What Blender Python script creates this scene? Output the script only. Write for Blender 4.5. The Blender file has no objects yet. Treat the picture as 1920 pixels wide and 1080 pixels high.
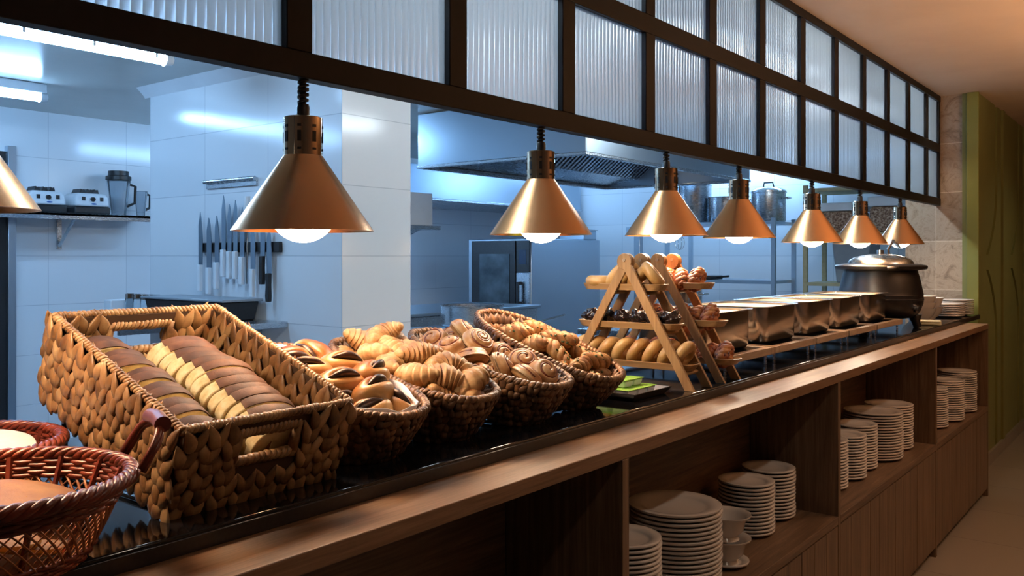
import bpy, math, random
from mathutils import Vector, Matrix, Euler, noise
R = math.radians
random.seed(7)
sc = bpy.context.scene
col = sc.collection

# ------------------------------------------------------------------ camera
cam_d = bpy.data.cameras.new('camera'); cam = bpy.data.objects.new('camera', cam_d); col.objects.link(cam)
cam.location = (0, 0, 1.40)
cam.rotation_euler = (R(90), 0, math.atan(1273 / 1639))
cam_d.sensor_width = 36; cam_d.lens = 36 * 1639 / 1920
cam_d.shift_y = -60 / 1920
cam_d.clip_start = 0.05
sc.camera = cam
# ------------------------------------------------------------------ world, exposure
w = bpy.data.worlds.new('world'); sc.world = w; w.use_nodes = True
w.node_tree.nodes['Background'].inputs[0].default_value = (0.9, 0.62, 0.42, 1)
w.node_tree.nodes['Background'].inputs[1].default_value = 0.015
sc.view_settings.view_transform = 'Standard'; sc.view_settings.look = 'None'
sc.view_settings.exposure = 0.0; sc.view_settings.gamma = 1; sc.view_settings.use_curve_mapping = False
sc.cycles.use_denoising = True
sc.cycles.max_bounces = 8; sc.cycles.transmission_bounces = 8; sc.cycles.sample_clamp_indirect = 6
TUBE_COL = (0.33, 0.61, 1.0); TUBE_E = 60.0; TUBE2_COL = (0.80, 0.92, 1.0)
BULB_COL = (1.0, 0.80, 0.58); BULB_E = 76.0

def lamp(name, kind, loc, energy, color, rot=(0, 0, 0), size=1.0, size_y=None, spot=None, blend=0.5):
    d = bpy.data.lights.new(name, kind); d.energy = energy; d.color = color
    if kind == 'AREA':
        d.size = size
        if size_y: d.shape = 'RECTANGLE'; d.size_y = size_y
    else: d.shadow_soft_size = size
    if kind == 'SPOT': d.spot_size = R(spot); d.spot_blend = blend
    o = bpy.data.objects.new(name, d); col.objects.link(o); o.location = loc; o.rotation_euler = rot
    return o
WARM = (1.0, 0.80, 0.62)
for k, (x, y, e) in enumerate([(0.15, 0.9, 12), (0.15, 2.5, 27), (0.15, 4.3, 24)]):
    lamp('warm_spot', 'SPOT', (x, y, 2.44), e, WARM, (0, R(24), 0), 0.04, spot=95, blend=0.8)
lamp('ceiling_fill', 'AREA', (0.7, 4.3, 1.6), 62, (1.0, 0.56, 0.29), (R(180), 0, 0), 0.8, 1.6)  # unseen upward fill, added for the warm glow on the ceiling
lamp('stone_spot', 'SPOT', (-1.22, 5.85, 2.43), 9, (1.0, 0.78, 0.55), (R(14), 0, 0), 0.04, spot=70, blend=0.8)
lamp('warm_spot', 'SPOT', (0.3, 7.2, 2.44), 26, (1.0, 0.80, 0.52), (0, R(24), 0), 0.04, spot=110, blend=0.8)  # extra spot added to brighten the olive wall

# ------------------------------------------------------------------ materials
def mat(name, color, rough=0.5, metal=0.0, **k):
    m = bpy.data.materials.new(name); m.use_nodes = True
    b = m.node_tree.nodes['Principled BSDF']
    b.inputs['Base Color'].default_value = (*color, 1); b.inputs['Roughness'].default_value = rough
    b.inputs['Metallic'].default_value = metal
    for kk, v in k.items(): b.inputs[kk].default_value = v
    return m
def N(m, t, **k):
    n = m.node_tree.nodes.new(t)
    for a, v in k.items(): setattr(n, a, v)
    return n
def bs(m): return m.node_tree.nodes['Principled BSDF']
def L(m, a, b): m.node_tree.links.new(a, b)
def coords(m, scale=(1, 1, 1), space='Object'):
    t = N(m, 'ShaderNodeTexCoord'); mp = N(m, 'ShaderNodeMapping'); mp.inputs['Scale'].default_value = scale
    L(m, t.outputs[space], mp.inputs['Vector']); return mp.outputs['Vector']
def ramp(m, fac, stops):
    r = N(m, 'ShaderNodeValToRGB'); e = r.color_ramp.elements
    while len(e) < len(stops): e.new(0.5)
    for i, (p, c) in enumerate(stops): e[i].position = p; e[i].color = (*c, 1)
    L(m, fac, r.inputs[0]); return r.outputs[0]
def noise_t(m, vec, scale, detail=4, rough=0.55, dist=0.0):
    n = N(m, 'ShaderNodeTexNoise'); n.inputs['Scale'].default_value = scale; n.inputs['Detail'].default_value = detail
    n.inputs['Roughness'].default_value = rough; n.inputs['Distortion'].default_value = dist
    L(m, vec, n.inputs['Vector']); return n.outputs[0]
def bump(m, h, strength=0.3, dist=0.002):
    b = N(m, 'ShaderNodeBump'); b.inputs['Strength'].default_value = strength; b.inputs['Distance'].default_value = dist
    L(m, h, b.inputs['Height']); L(m, b.outputs[0], bs(m).inputs['Normal']); return b
def noisy(name, stops, scale, rough=0.6, bstr=0.0, bdist=0.002, stretch=(1, 1, 1), metal=0.0, detail=4, dist=0.0, rnd=0.0, **k):
    m = mat(name, stops[0][1], rough, metal, **k)
    v = coords(m, stretch)
    if rnd:
        oi = N(m, 'ShaderNodeObjectInfo'); ad = N(m, 'ShaderNodeVectorMath', operation='MULTIPLY_ADD')
        L(m, oi.outputs['Random'], ad.inputs[0]); ad.inputs[1].default_value = (7, 5, 3); L(m, v, ad.inputs[2]); v = ad.outputs[0]
    f = noise_t(m, v, scale, detail, 0.55, dist); c = ramp(m, f, stops)
    if rnd:
        hs = N(m, 'ShaderNodeHueSaturation'); mr = N(m, 'ShaderNodeMapRange')
        mr.inputs[3].default_value = 1 - rnd; mr.inputs[4].default_value = 1 + rnd
        L(m, oi.outputs['Random'], mr.inputs[0]); L(m, mr.outputs[0], hs.inputs['Value']); L(m, c, hs.inputs['Color']); c = hs.outputs[0]
    L(m, c, bs(m).inputs['Base Color'])
    if bstr: bump(m, f, bstr, bdist)
    return m
def wood(name, cols, axis, rough=0.38, sc_=1.0):
    s = {'x': (1.2, 26, 26), 'y': (26, 1.2, 26), 'z': (26, 26, 1.2)}[axis]
    m = mat(name, cols[0], rough); v = coords(m, s)
    f1 = noise_t(m, v, 2.2 * sc_, 8, 0.65, 0.6); f2 = noise_t(m, v, 9 * sc_, 3, 0.6)
    c = ramp(m, f1, [(0.28, cols[0]), (0.5, cols[1]), (0.72, cols[2])])
    mx = N(m, 'ShaderNodeMixRGB', blend_type='MULTIPLY'); mx.inputs[0].default_value = 0.35
    L(m, c, mx.inputs[1]); L(m, ramp(m, f2, [(0.35, (0.45, 0.4, 0.36)), (0.6, (1, 1, 1))]), mx.inputs[2])
    L(m, mx.outputs[0], bs(m).inputs['Base Color']); bump(m, f2, 0.25, 0.001)
    return m
WOODC = [(0.078, 0.047, 0.028), (0.155, 0.098, 0.058), (0.25, 0.162, 0.10)]
M = {}
M['wood_y'] = wood('oak_along', [(0.13, 0.075, 0.043), (0.225, 0.133, 0.077), (0.33, 0.205, 0.125)], 'y', 0.33)
M['wood_z'] = wood('oak_upright', WOODC, 'z', 0.45)
M['wood_yd'] = wood('oak_back', WOODC, 'y', 0.5)
M['bamboo'] = wood('bamboo', [(0.24, 0.13, 0.055), (0.34, 0.195, 0.085), (0.42, 0.25, 0.115)], 'z', 0.4)
M['bamboo_x'] = wood('bamboo_tray', [(0.28, 0.15, 0.065), (0.38, 0.22, 0.095), (0.46, 0.28, 0.13)], 'x', 0.4)
M['ash'] = wood('ash_border', [(0.30, 0.22, 0.155), (0.42, 0.32, 0.23), (0.52, 0.41, 0.31)], 'y', 0.35)
# black stone
m = noisy('black_stone', [(0.3, (0.004, 0.004, 0.005)), (0.62, (0.008, 0.008, 0.010)), (0.72, (0.03, 0.032, 0.036))], 260, 0.07); M['stone_black'] = m
M['stone_edge'] = noisy('black_edge', [(0.3, (0.008, 0.008, 0.009)), (0.7, (0.02, 0.02, 0.022))], 200, 0.3)
M['frame'] = noisy('dark_bronze_metal', [(0.3, (0.003, 0.003, 0.0035)), (0.7, (0.006, 0.0055, 0.006))], 60, 0.5, **{'Specular IOR Level': 0.25})
def tile_mat(name, a, b_, w_, h_, offu=0.0, *k, offv=0.0, **kw):
    m, br = tile_mat0(name, a, b_, w_, h_, offu, *k, **kw)
    if offv:
        cb = br.inputs['Vector'].links[0].from_node; src = cb.inputs[1].links[0].from_socket; ad = N(m, 'ShaderNodeMath', operation='ADD'); ad.inputs[1].default_value = offv
        L(m, src, ad.inputs[0]); L(m, ad.outputs[0], cb.inputs[1])
    return m, br
def tile_mat0(name, a, b_, w_, h_, offu=0.0, c1=(0.80, 0.83, 0.86), c2=(0.76, 0.80, 0.84), mortar=(0.56, 0.60, 0.65), rough=0.16, off=0.0):
    m = mat(name, c1, rough); tc = N(m, 'ShaderNodeTexCoord'); sp = N(m, 'ShaderNodeSeparateXYZ'); cb = N(m, 'ShaderNodeCombineXYZ')
    L(m, tc.outputs['Object'], sp.inputs[0])
    ad = N(m, 'ShaderNodeMath', operation='ADD'); ad.inputs[1].default_value = offu; L(m, sp.outputs[a], ad.inputs[0])
    L(m, ad.outputs[0], cb.inputs[0]); L(m, sp.outputs[b_], cb.inputs[1])
    br = N(m, 'ShaderNodeTexBrick'); br.offset = off; br.inputs['Scale'].default_value = 1
    br.inputs['Brick Width'].default_value = w_; br.inputs['Row Height'].default_value = h_
    br.inputs['Mortar Size'].default_value = 0.0022; br.inputs['Mortar Smooth'].default_value = 0.1
    br.inputs['Color1'].default_value = (*c1, 1); br.inputs['Color2'].default_value = (*c2, 1); br.inputs['Mortar'].default_value = (*mortar, 1)
    L(m, cb.outputs[0], br.inputs['Vector']); L(m, br.outputs['Color'], bs(m).inputs['Base Color'])
    iv = N(m, 'ShaderNodeMath', operation='SUBTRACT'); iv.inputs[0].default_value = 1; L(m, br.outputs['Fac'], iv.inputs[1])
    wv = noise_t(m, tc.outputs['Object'], 2.2, 1, 0.5); ml = N(m, 'ShaderNodeMath', operation='MULTIPLY_ADD'); ml.inputs[1].default_value = 1.6
    L(m, wv, ml.inputs[0]); L(m, iv.outputs[0], ml.inputs[2])
    bump(m, ml.outputs[0], 0.35, 0.003)
    return m, br
M['tile_x'] = tile_mat('white_tile_side', 'Y', 'Z', 0.583, 0.35, 0.0)[0]
M['tile_p'] = tile_mat('white_tile_pillar_side', 'Y', 'Z', 0.583, 0.35, -2.87)[0]
M['tile_y'] = tile_mat('white_tile_front', 'X', 'Z', 0.583, 0.35, 3.286)[0]
m, br = tile_mat('stone_cladding', 'X', 'Z', 0.62, 0.32, 1.33, (0.56, 0.45, 0.34), (0.40, 0.32, 0.245), (0.78, 0.70, 0.58), 0.4, offv=-0.218)
v = coords(m); f = noise_t(m, v, 9, 10, 0.78, 1.6); mx = N(m, 'ShaderNodeMixRGB', blend_type='MULTIPLY'); mx.inputs[0].default_value = 0.75
L(m, br.outputs['Color'], mx.inputs[1]); L(m, ramp(m, f, [(0.36, (0.30, 0.25, 0.22)), (0.46, (0.8, 0.74, 0.68)), (0.54, (1, 1, 1)), (0.64, (0.62, 0.55, 0.5))]), mx.inputs[2])
L(m, mx.outputs[0], bs(m).inputs['Base Color']); M['stone'] = m
m, br = tile_mat('beige_floor_tile', 'X', 'Y', 1.2, 0.6, 0.2, (0.29, 0.255, 0.21), (0.26, 0.23, 0.19), (0.12, 0.10, 0.08), 0.32); M['floor'] = m
m, br = tile_mat('grey_floor_tile', 'X', 'Y', 0.3, 0.3, 0, (0.30, 0.31, 0.33), (0.27, 0.28, 0.30), (0.12, 0.12, 0.12), 0.45); M['floor_k'] = m
M['ceil'] = noisy('painted_ceiling', [(0.4, (0.60, 0.47, 0.36)), (0.6, (0.63, 0.50, 0.385))], 3, 0.7)
M['ceil_k'] = noisy('kitchen_ceiling_paint', [(0.4, (0.44, 0.45, 0.42)), (0.6, (0.47, 0.48, 0.45))], 2, 0.22)
M['green'] = noisy('olive_panel', [(0.4, (0.20, 0.215, 0.07)), (0.6, (0.22, 0.235, 0.08))], 4, 0.5)
M['green_l'] = noisy('olive_edge', [(0.4, (0.21, 0.22, 0.045)), (0.6, (0.23, 0.24, 0.05))], 4, 0.5)
M['wall'] = noisy('warm_plaster', [(0.4, (0.30, 0.21, 0.14)), (0.6, (0.34, 0.24, 0.16))], 3, 0.7)
def metal_m(name, c, rough, stretch, bstr=0.12, rnd=0.06):
    m = mat(name, c, rough, 1.0); v = coords(m, stretch); f = noise_t(m, v, 40, 3)
    mr = N(m, 'ShaderNodeMapRange'); mr.inputs[3].default_value = rough - rnd; mr.inputs[4].default_value = rough + rnd
    L(m, f, mr.inputs[0]); L(m, mr.outputs[0], bs(m).inputs['Roughness']); bump(m, f, bstr, 0.0006); return m
M['steel'] = metal_m('brushed_steel', (0.52, 0.56, 0.60), 0.27, (1, 1, 12), 0.02)
M['steel_h'] = metal_m('hood_steel', (0.44, 0.52, 0.60), 0.32, (1, 1, 0.3), 0.008)
M['steel_m'] = metal_m('mirror_steel', (0.66, 0.66, 0.66), 0.14, (1, 1, 1), 0.004, 0.03)
M['pan'] = metal_m('pan_steel', (0.60, 0.56, 0.52), 0.20, (1, 1, 10), 0.01)
M['blade'] = mat('blade_steel', (0.30, 0.38, 0.46), 0.3, 1.0)
M['brass'] = metal_m('copper_brass', (0.93, 0.52, 0.26), 0.24, (1, 1, 6), 0.05, 0.05)
_t = N(M['brass'], 'ShaderNodeTangent'); _t.direction_type = 'RADIAL'; _t.axis = 'Z'; L(M['brass'], _t.outputs[0], bs(M['brass']).inputs['Tangent']); bs(M['brass']).inputs['Anisotropic'].default_value = 0.75
M['chrome'] = metal_m('polished_brass', (0.85, 0.66, 0.46), 0.09, (1, 1, 1), 0.004, 0.02)
M['black'] = noisy('black_plastic', [(0.3, (0.010, 0.010, 0.011)), (0.7, (0.018, 0.018, 0.02))], 80, 0.38)
M['kettle'] = noisy('kettle_enamel', [(0.3, (0.008, 0.007, 0.007)), (0.7, (0.014, 0.012, 0.012))], 50, 0.33, 0.05)
M['porcelain'] = noisy('porcelain', [(0.4, (0.62, 0.585, 0.55)), (0.6, (0.64, 0.60, 0.565))], 6, 0.16)
M['white_p'] = noisy('white_plastic', [(0.4, (0.76, 0.80, 0.84)), (0.6, (0.80, 0.84, 0.88))], 6, 0.35)
M['grey_p'] = noisy('grey_plastic', [(0.4, (0.25, 0.29, 0.33)), (0.6, (0.28, 0.32, 0.36))], 6, 0.4)
M['disp'] = mat('dark_display', (0.01, 0.03, 0.08), 0.15)
M['blue_l'] = mat('blue_emblem', (0.03, 0.12, 0.4), 0.4)
M['glassb'] = mat('smoked_plastic', (0.55, 0.62, 0.68), 0.06, 0, **{'Transmission Weight': 0.9, 'IOR': 1.3})
M['clear'] = mat('clear_glass', (0.8, 0.9, 0.95), 0.03, 0, **{'Transmission Weight': 0.95, 'IOR': 1.4})
M['ovenglass'] = noisy('oven_glass', [(0.35, (0.02, 0.035, 0.045)), (0.65, (0.10, 0.13, 0.15))], 3, 0.06)
M['paper'] = noisy('parchment', [(0.4, (0.70, 0.72, 0.76)), (0.6, (0.78, 0.80, 0.83))], 9, 0.5, 0.3)
def emit(name, c, e):
    m = bpy.data.materials.new(name); m.use_nodes = True; b = bs(m)
    b.inputs['Base Color'].default_value = (0.8, 0.8, 0.8, 1); b.inputs['Emission Color'].default_value = (*c, 1); b.inputs['Emission Strength'].default_value = e
    return m
M['tube'] = emit('fluorescent_tube', TUBE_COL, TUBE_E); M['tube_n'] = emit('neutral_fluorescent_tube', TUBE2_COL, 56)
M['hoodl'] = emit('hood_light_glow', (1.0, 0.8, 0.58), 14)
M['bulb'] = emit('lamp_bulb', BULB_COL, BULB_E)
# fluted glass: rough clear glass and a little diffusion in the sheet
m = bpy.data.materials.new('fluted_glass'); m.use_nodes = True; nt = m.node_tree; nt.nodes.remove(bs(m))
g = N(m, 'ShaderNodeBsdfRefraction'); g.inputs['Roughness'].default_value = 0.13; g.inputs['IOR'].default_value = 1.4; g.inputs['Color'].default_value = (0.93, 0.96, 1, 1)
t = N(m, 'ShaderNodeBsdfTranslucent'); t.inputs['Color'].default_value = (0.9, 0.93, 0.95, 1)
gl = N(m, 'ShaderNodeBsdfGlossy'); gl.inputs['Roughness'].default_value = 0.15
a = N(m, 'ShaderNodeMixShader'); a.inputs[0].default_value = 0.28; L(m, g.outputs[0], a.inputs[1]); L(m, t.outputs[0], a.inputs[2])
b2 = N(m, 'ShaderNodeMixShader'); b2.inputs[0].default_value = 0.06; L(m, a.outputs[0], b2.inputs[1]); L(m, gl.outputs[0], b2.inputs[2])
L(m, b2.outputs[0], nt.nodes['Material Output'].inputs[0]); M['fluted'] = m
# woven leaf
M['weave'] = noisy('water_hyacinth', [(0.3, (0.09, 0.04, 0.016)), (0.46, (0.24, 0.125, 0.05)), (0.62, (0.36, 0.215, 0.095)), (0.78, (0.46, 0.32, 0.17))], 26, 0.42, 0.5, 0.002, detail=6)
M['weave_d'] = noisy('dark_water_hyacinth', [(0.3, (0.045, 0.02, 0.010)), (0.5, (0.14, 0.068, 0.03)), (0.66, (0.24, 0.13, 0.06)), (0.8, (0.36, 0.22, 0.11))], 30, 0.45, 0.5, 0.002, detail=6)
M['weave_2'] = noisy('water_hyacinth_dark', [(0.3, (0.06, 0.028, 0.010)), (0.5, (0.17, 0.085, 0.03)), (0.72, (0.30, 0.17, 0.07))], 30, 0.45, 0.5, 0.002, detail=6)
M['weave_d2'] = noisy('darkest_water_hyacinth', [(0.3, (0.025, 0.011, 0.006)), (0.5, (0.075, 0.035, 0.016)), (0.72, (0.17, 0.085, 0.04))], 30, 0.5, 0.5, 0.002, detail=6)
M['weave_b'] = mat('weave_core', (0.05, 0.022, 0.008), 0.8)
M['red_w'] = noisy('red_wicker', [(0.3, (0.06, 0.010, 0.006)), (0.55, (0.15, 0.026, 0.012)), (0.75, (0.27, 0.055, 0.024))], 30, 0.36, 0.2)
M['red_l'] = noisy('red_lattice', [(0.3, (0.22, 0.07, 0.02)), (0.7, (0.42, 0.16, 0.06))], 30, 0.4)
M['leather'] = noisy('red_leather', [(0.3, (0.12, 0.025, 0.018)), (0.7, (0.17, 0.035, 0.025))], 30, 0.35)
# bakery
def baked(name, lo, mid, hi, scale=18, rough=0.42, bs_=0.5, rnd=0.12, k=0.0025):
    lo, mid, hi = [tuple(q * 0.78 for q in t_) for t_ in (lo, mid, hi)]
    m = noisy(name, [(0.32, lo), (0.5, mid), (0.68, hi)], scale, rough + 0.08, bs_, k, detail=6, rnd=rnd)
    f = noise_t(m, coords(m, (1, 1, 1)), scale * 9, 5, 0.7); nb = N(m, 'ShaderNodeBump'); nb.inputs['Strength'].default_value = 0.45; nb.inputs['Distance'].default_value = 0.0012
    L(m, f, nb.inputs['Height'])
    lk = bs(m).inputs['Normal'].links
    if lk: L(m, lk[0].from_socket, nb.inputs['Normal'])
    L(m, nb.outputs[0], bs(m).inputs['Normal']); return m
M['croissant'] = baked('croissant_crust', (0.30, 0.135, 0.045), (0.56, 0.31, 0.125), (0.74, 0.50, 0.25), 34, 0.38, 0.8)
def topbrown(m, c, z0, z1):
    mt = m.node_tree; tc = N(m, 'ShaderNodeTexCoord'); sp = N(m, 'ShaderNodeSeparateXYZ'); L(m, tc.outputs['Object'], sp.inputs[0])
    mr = N(m, 'ShaderNodeMapRange'); mr.inputs[1].default_value = z0; mr.inputs[2].default_value = z1; L(m, sp.outputs[2], mr.inputs[0])
    src = bs(m).inputs['Base Color'].links[0].from_socket; mx = N(m, 'ShaderNodeMixRGB', blend_type='MULTIPLY'); L(m, mr.outputs[0], mx.inputs[0]); L(m, src, mx.inputs[1]); mx.inputs[2].default_value = (*c, 1)
    L(m, mx.outputs[0], bs(m).inputs['Base Color']); return m
M['bun'] = topbrown(baked('bun_crust', (0.42, 0.19, 0.055), (0.58, 0.32, 0.11), (0.72, 0.48, 0.22), 12, 0.28, 0.15), (0.50, 0.26, 0.13), -0.002, 0.026)
M['choc'] = noisy('chocolate', [(0.3, (0.010, 0.004, 0.003)), (0.7, (0.03, 0.012, 0.008))], 60, 0.42, 0.5)
M['choc_i'] = noisy('chocolate_icing', [(0.3, (0.008, 0.005, 0.006)), (0.7, (0.022, 0.012, 0.012))], 60, 0.16, 0.9, 0.004)
M['roll'] = baked('roll_crust', (0.36, 0.15, 0.055), (0.60, 0.34, 0.15), (0.76, 0.54, 0.30), 22, 0.32, 0.3)
M['cinn'] = noisy('cinnamon_filling', [(0.3, (0.10, 0.022, 0.010)), (0.7, (0.22, 0.06, 0.025))], 40, 0.35)
M['savory'] = baked('savoury_crust', (0.20, 0.07, 0.02), (0.42, 0.20, 0.065), (0.62, 0.38, 0.15), 40, 0.45, 0.7)
M['herb'] = noisy('herbs', [(0.3, (0.02, 0.035, 0.010)), (0.7, (0.07, 0.10, 0.03))], 60, 0.5, 0.5)
M['flaky'] = baked('red_glazed_crust', (0.22, 0.04, 0.012), (0.48, 0.13, 0.035), (0.66, 0.30, 0.10), 40, 0.3, 0.7)
M['bagel'] = baked('bagel_crust', (0.42, 0.20, 0.055), (0.60, 0.34, 0.12), (0.72, 0.47, 0.20), 14, 0.36, 0.12)
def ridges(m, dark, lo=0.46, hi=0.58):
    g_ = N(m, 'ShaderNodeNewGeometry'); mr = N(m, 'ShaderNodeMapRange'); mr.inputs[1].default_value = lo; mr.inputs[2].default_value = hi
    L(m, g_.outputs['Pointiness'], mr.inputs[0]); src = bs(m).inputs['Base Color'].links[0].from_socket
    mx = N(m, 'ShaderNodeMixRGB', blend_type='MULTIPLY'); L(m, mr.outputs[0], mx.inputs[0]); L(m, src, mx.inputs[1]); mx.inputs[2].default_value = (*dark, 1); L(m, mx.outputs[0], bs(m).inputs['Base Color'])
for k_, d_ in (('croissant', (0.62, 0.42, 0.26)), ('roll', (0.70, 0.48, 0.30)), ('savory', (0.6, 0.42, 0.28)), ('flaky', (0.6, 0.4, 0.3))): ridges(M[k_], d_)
bs(M['croissant']).inputs['Specular IOR Level'].default_value = 0.4
M['crumb'] = noisy('bread_crumb', [(0.3, (0.60, 0.44, 0.20)), (0.5, (0.72, 0.58, 0.31)), (0.7, (0.80, 0.70, 0.46))], 60, 0.8, 0.6, 0.003, rnd=0.05)
M['crust'] = baked('bread_crust', (0.045, 0.016, 0.007), (0.085, 0.032, 0.014), (0.15, 0.062, 0.028), 26, 0.55, 0.3, 0.10)
bs(M['crust']).inputs['Specular IOR Level'].default_value = 0.3
M['crust_l'] = baked('light_bread_crust', (0.17, 0.065, 0.02), (0.27, 0.11, 0.035), (0.38, 0.18, 0.07), 10, 0.42, 0.3, 0.10)
M['pancake'] = baked('pancake', (0.16, 0.065, 0.018), (0.27, 0.115, 0.03), (0.42, 0.20, 0.05), 12, 0.55, 0.5)
M['pancake_e'] = baked('pancake_edge', (0.50, 0.26, 0.03), (0.60, 0.33, 0.05), (0.66, 0.40, 0.08), 12, 0.6, 0.3)
M['tortilla'] = noisy('flatbread', [(0.3, (0.62, 0.60, 0.52)), (0.7, (0.78, 0.76, 0.68))], 20, 0.7, 0.4)
M['food1'] = noisy('cream_food', [(0.3, (0.66, 0.5, 0.28)), (0.7, (0.85, 0.75, 0.5))], 25, 0.4, 0.8, 0.006)
M['food2'] = noisy('golden_food', [(0.3, (0.5, 0.26, 0.06)), (0.5, (0.75, 0.5, 0.18)), (0.7, (0.3, 0.3, 0.08))], 35, 0.4, 0.8, 0.01)
M['green_pk'] = noisy('green_foil', [(0.3, (0.18, 0.42, 0.04)), (0.7, (0.34, 0.62, 0.10))], 60, 0.3)
M['grain'] = noisy('dry_goods', [(0.35, (0.12, 0.05, 0.03)), (0.5, (0.35, 0.2, 0.12)), (0.65, (0.62, 0.45, 0.33))], 60, 0.6, 0.6)
M['cloth'] = noisy('folded_napkin', [(0.3, (0.42, 0.38, 0.22)), (0.7, (0.5, 0.46, 0.3))], 30, 0.8)

# ------------------------------------------------------------------ mesh building
class MB:
    def __init__(s): s.v = []; s.f = []; s.m = []
    def add(s, vs, fs, mi=0, T=None):
        k = len(s.v)
        s.v += [tuple(T @ Vector(v)) if T else tuple(v) for v in vs]
        s.f += [tuple(i + k for i in f) for f in fs]; s.m += [mi] * len(fs); return s
    def box(s, a, b, mi=0, T=None):
        x0, y0, z0 = a; x1, y1, z1 = b
        vs = [(x0, y0, z0), (x1, y0, z0), (x1, y1, z0), (x0, y1, z0), (x0, y0, z1), (x1, y0, z1), (x1, y1, z1), (x0, y1, z1)]
        return s.add(vs, [(0, 3, 2, 1), (4, 5, 6, 7), (0, 1, 5, 4), (1, 2, 6, 5), (2, 3, 7, 6), (3, 0, 4, 7)], mi, T)
    def cbox(s, c, d, mi=0, T=None):
        return s.box([c[i] - d[i] / 2 for i in range(3)], [c[i] + d[i] / 2 for i in range(3)], mi, T)
    def prism(s, poly, z0, z1, T=None, mi=0):
        n = len(poly); vs = [(x, y, z0) for x, y in poly] + [(x, y, z1) for x, y in poly]
        fs = [tuple(range(n - 1, -1, -1)), tuple(range(n, 2 * n))] + [(i, (i + 1) % n, n + (i + 1) % n, n + i) for i in range(n)]
        return s.add(vs, fs, mi, T)
    def rings(s, rs, closed=False, cap=True, T=None, mi=0):
        n = len(rs[0]); vs = [p for r in rs for p in r]; fs = []
        k = len(rs)
        for j in range(k if closed else k - 1):
            a, b = j * n, ((j + 1) % k) * n
            for i in range(n): fs.append((a + i, a + (i + 1) % n, b + (i + 1) % n, b + i))
        if cap and not closed: fs += [tuple(range(n - 1, -1, -1)), tuple(range((k - 1) * n, k * n))]
        return s.add(vs, fs, mi, T)
    def lathe(s, prof, n=32, T=None, mi=0, cap=True, sx=1, sy=1):
        return s.rings([[(r * sx * math.cos(2 * math.pi * i / n), r * sy * math.sin(2 * math.pi * i / n), z) for i in range(n)] for r, z in prof], False, cap, T, mi)
    def tube(s, pts, r, n=8, closed=False, T=None, mi=0, flat=1.0):
        pts = [Vector(p) for p in pts]; k = len(pts); rs = []; up = None
        for j in range(k):
            a = pts[(j - 1) % k] if closed or j > 0 else pts[j]; b = pts[(j + 1) % k] if closed or j < k - 1 else pts[j]
            d = (b - a).normalized()
            if up is None: up = Vector((0, 0, 1)) if abs(d.z) < 0.9 else Vector((1, 0, 0))
            sd = d.cross(up).normalized(); up = sd.cross(d).normalized(); rr = r[j] if hasattr(r, '__len__') else r
            rs.append([tuple(pts[j] + sd * (rr * math.cos(2 * math.pi * i / n)) + up * (rr * flat * math.sin(2 * math.pi * i / n))) for i in range(n)])
        return s.rings(rs, closed, True, T, mi)
    def cyl(s, a, b, r, r2=None, n=16, mi=0): return s.tube([a, b], [r, r if r2 is None else r2], n, mi=mi)
    def ell(s, c, r, T=None, nu=16, nv=10, mi=0):
        rs = []
        for j in range(nv + 1):
            ph = math.pi * (j + 0.02 * (j == 0) - 0.02 * (j == nv)) / nv - math.pi / 2
            rs.append([(c[0] + r[0] * math.cos(ph) * math.cos(2 * math.pi * i / nu), c[1] + r[1] * math.cos(ph) * math.sin(2 * math.pi * i / nu), c[2] + r[2] * math.sin(ph)) for i in range(nu)])
        return s.rings(rs, False, True, T, mi)
    def lump(s, amp, freq, seed=0):
        o = Vector((seed * 3.7, seed * 1.3, seed * 2.1)); c = sum((Vector(v) for v in s.v), Vector()) / len(s.v)
        for i, v in enumerate(s.v):
            p = Vector(v); d = (p - c); 
            if d.length > 1e-6: s.v[i] = tuple(p + d.normalized() * amp * noise.noise(p * freq + o))
        return s
    def obj(s, name, mats, parent=None, loc=(0, 0, 0), rot=(0, 0, 0), smooth=35, bevel=0, seg=2, subsurf=0):
        me = bpy.data.meshes.new(name); me.from_pydata(s.v, [], s.f); me.update()
        for mm in (mats if isinstance(mats, (list, tuple)) else [mats]): me.materials.append(M[mm])
        me.polygons.foreach_set('material_index', s.m)
        if smooth:
            me.polygons.foreach_set('use_smooth', [True] * len(s.f))
            if smooth < 180: me.set_sharp_from_angle(angle=R(smooth))
        o = bpy.data.objects.new(name, me); col.objects.link(o); o.location = loc; o.rotation_euler = rot; o.parent = parent
        if bevel:
            b = o.modifiers.new('bevel', 'BEVEL'); b.width = bevel; b.segments = seg; b.limit_method = 'ANGLE'; b.angle_limit = R(40)
        if subsurf:
            b = o.modifiers.new('subsurf', 'SUBSURF'); b.levels = subsurf; b.render_levels = subsurf
        return o
def tag(o, label, cat, group=None, kind=None):
    if label: o['label'] = label
    if cat: o['category'] = cat
    if group: o['group'] = group
    if kind: o['kind'] = kind
    return o
def thing(name, label, cat, loc=(0, 0, 0), rot=(0, 0, 0), group=None):
    o = bpy.data.objects.new(name, None); col.objects.link(o); o.location = loc; o.rotation_euler = rot; o.empty_display_size = 0.05
    return tag(o, label, cat, group)
def struct(name, mb, mt, **k):
    o = mb.obj(name, mt, **k); o['kind'] = 'structure'; return o
def dup(o, parent=None):
    c = o.copy(); col.objects.link(c); c.parent = parent
    for ch in KIDS.get(o.name, [x for x in o.children]): dup(ch, c)
    return c
KIDS = {}
def place(proto, used, loc, rot, label, cat, group):
    """first use moves the built thing itself, later uses copy it with its parts"""
    o = proto if proto.name not in used else dup(proto)
    used.add(proto.name); o.location = loc; o.rotation_mode = 'XYZ'
    if isinstance(rot, Matrix): o.rotation_euler = rot.to_euler()
    else: o.rotation_euler = rot
    return tag(o, label, cat, group)
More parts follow.
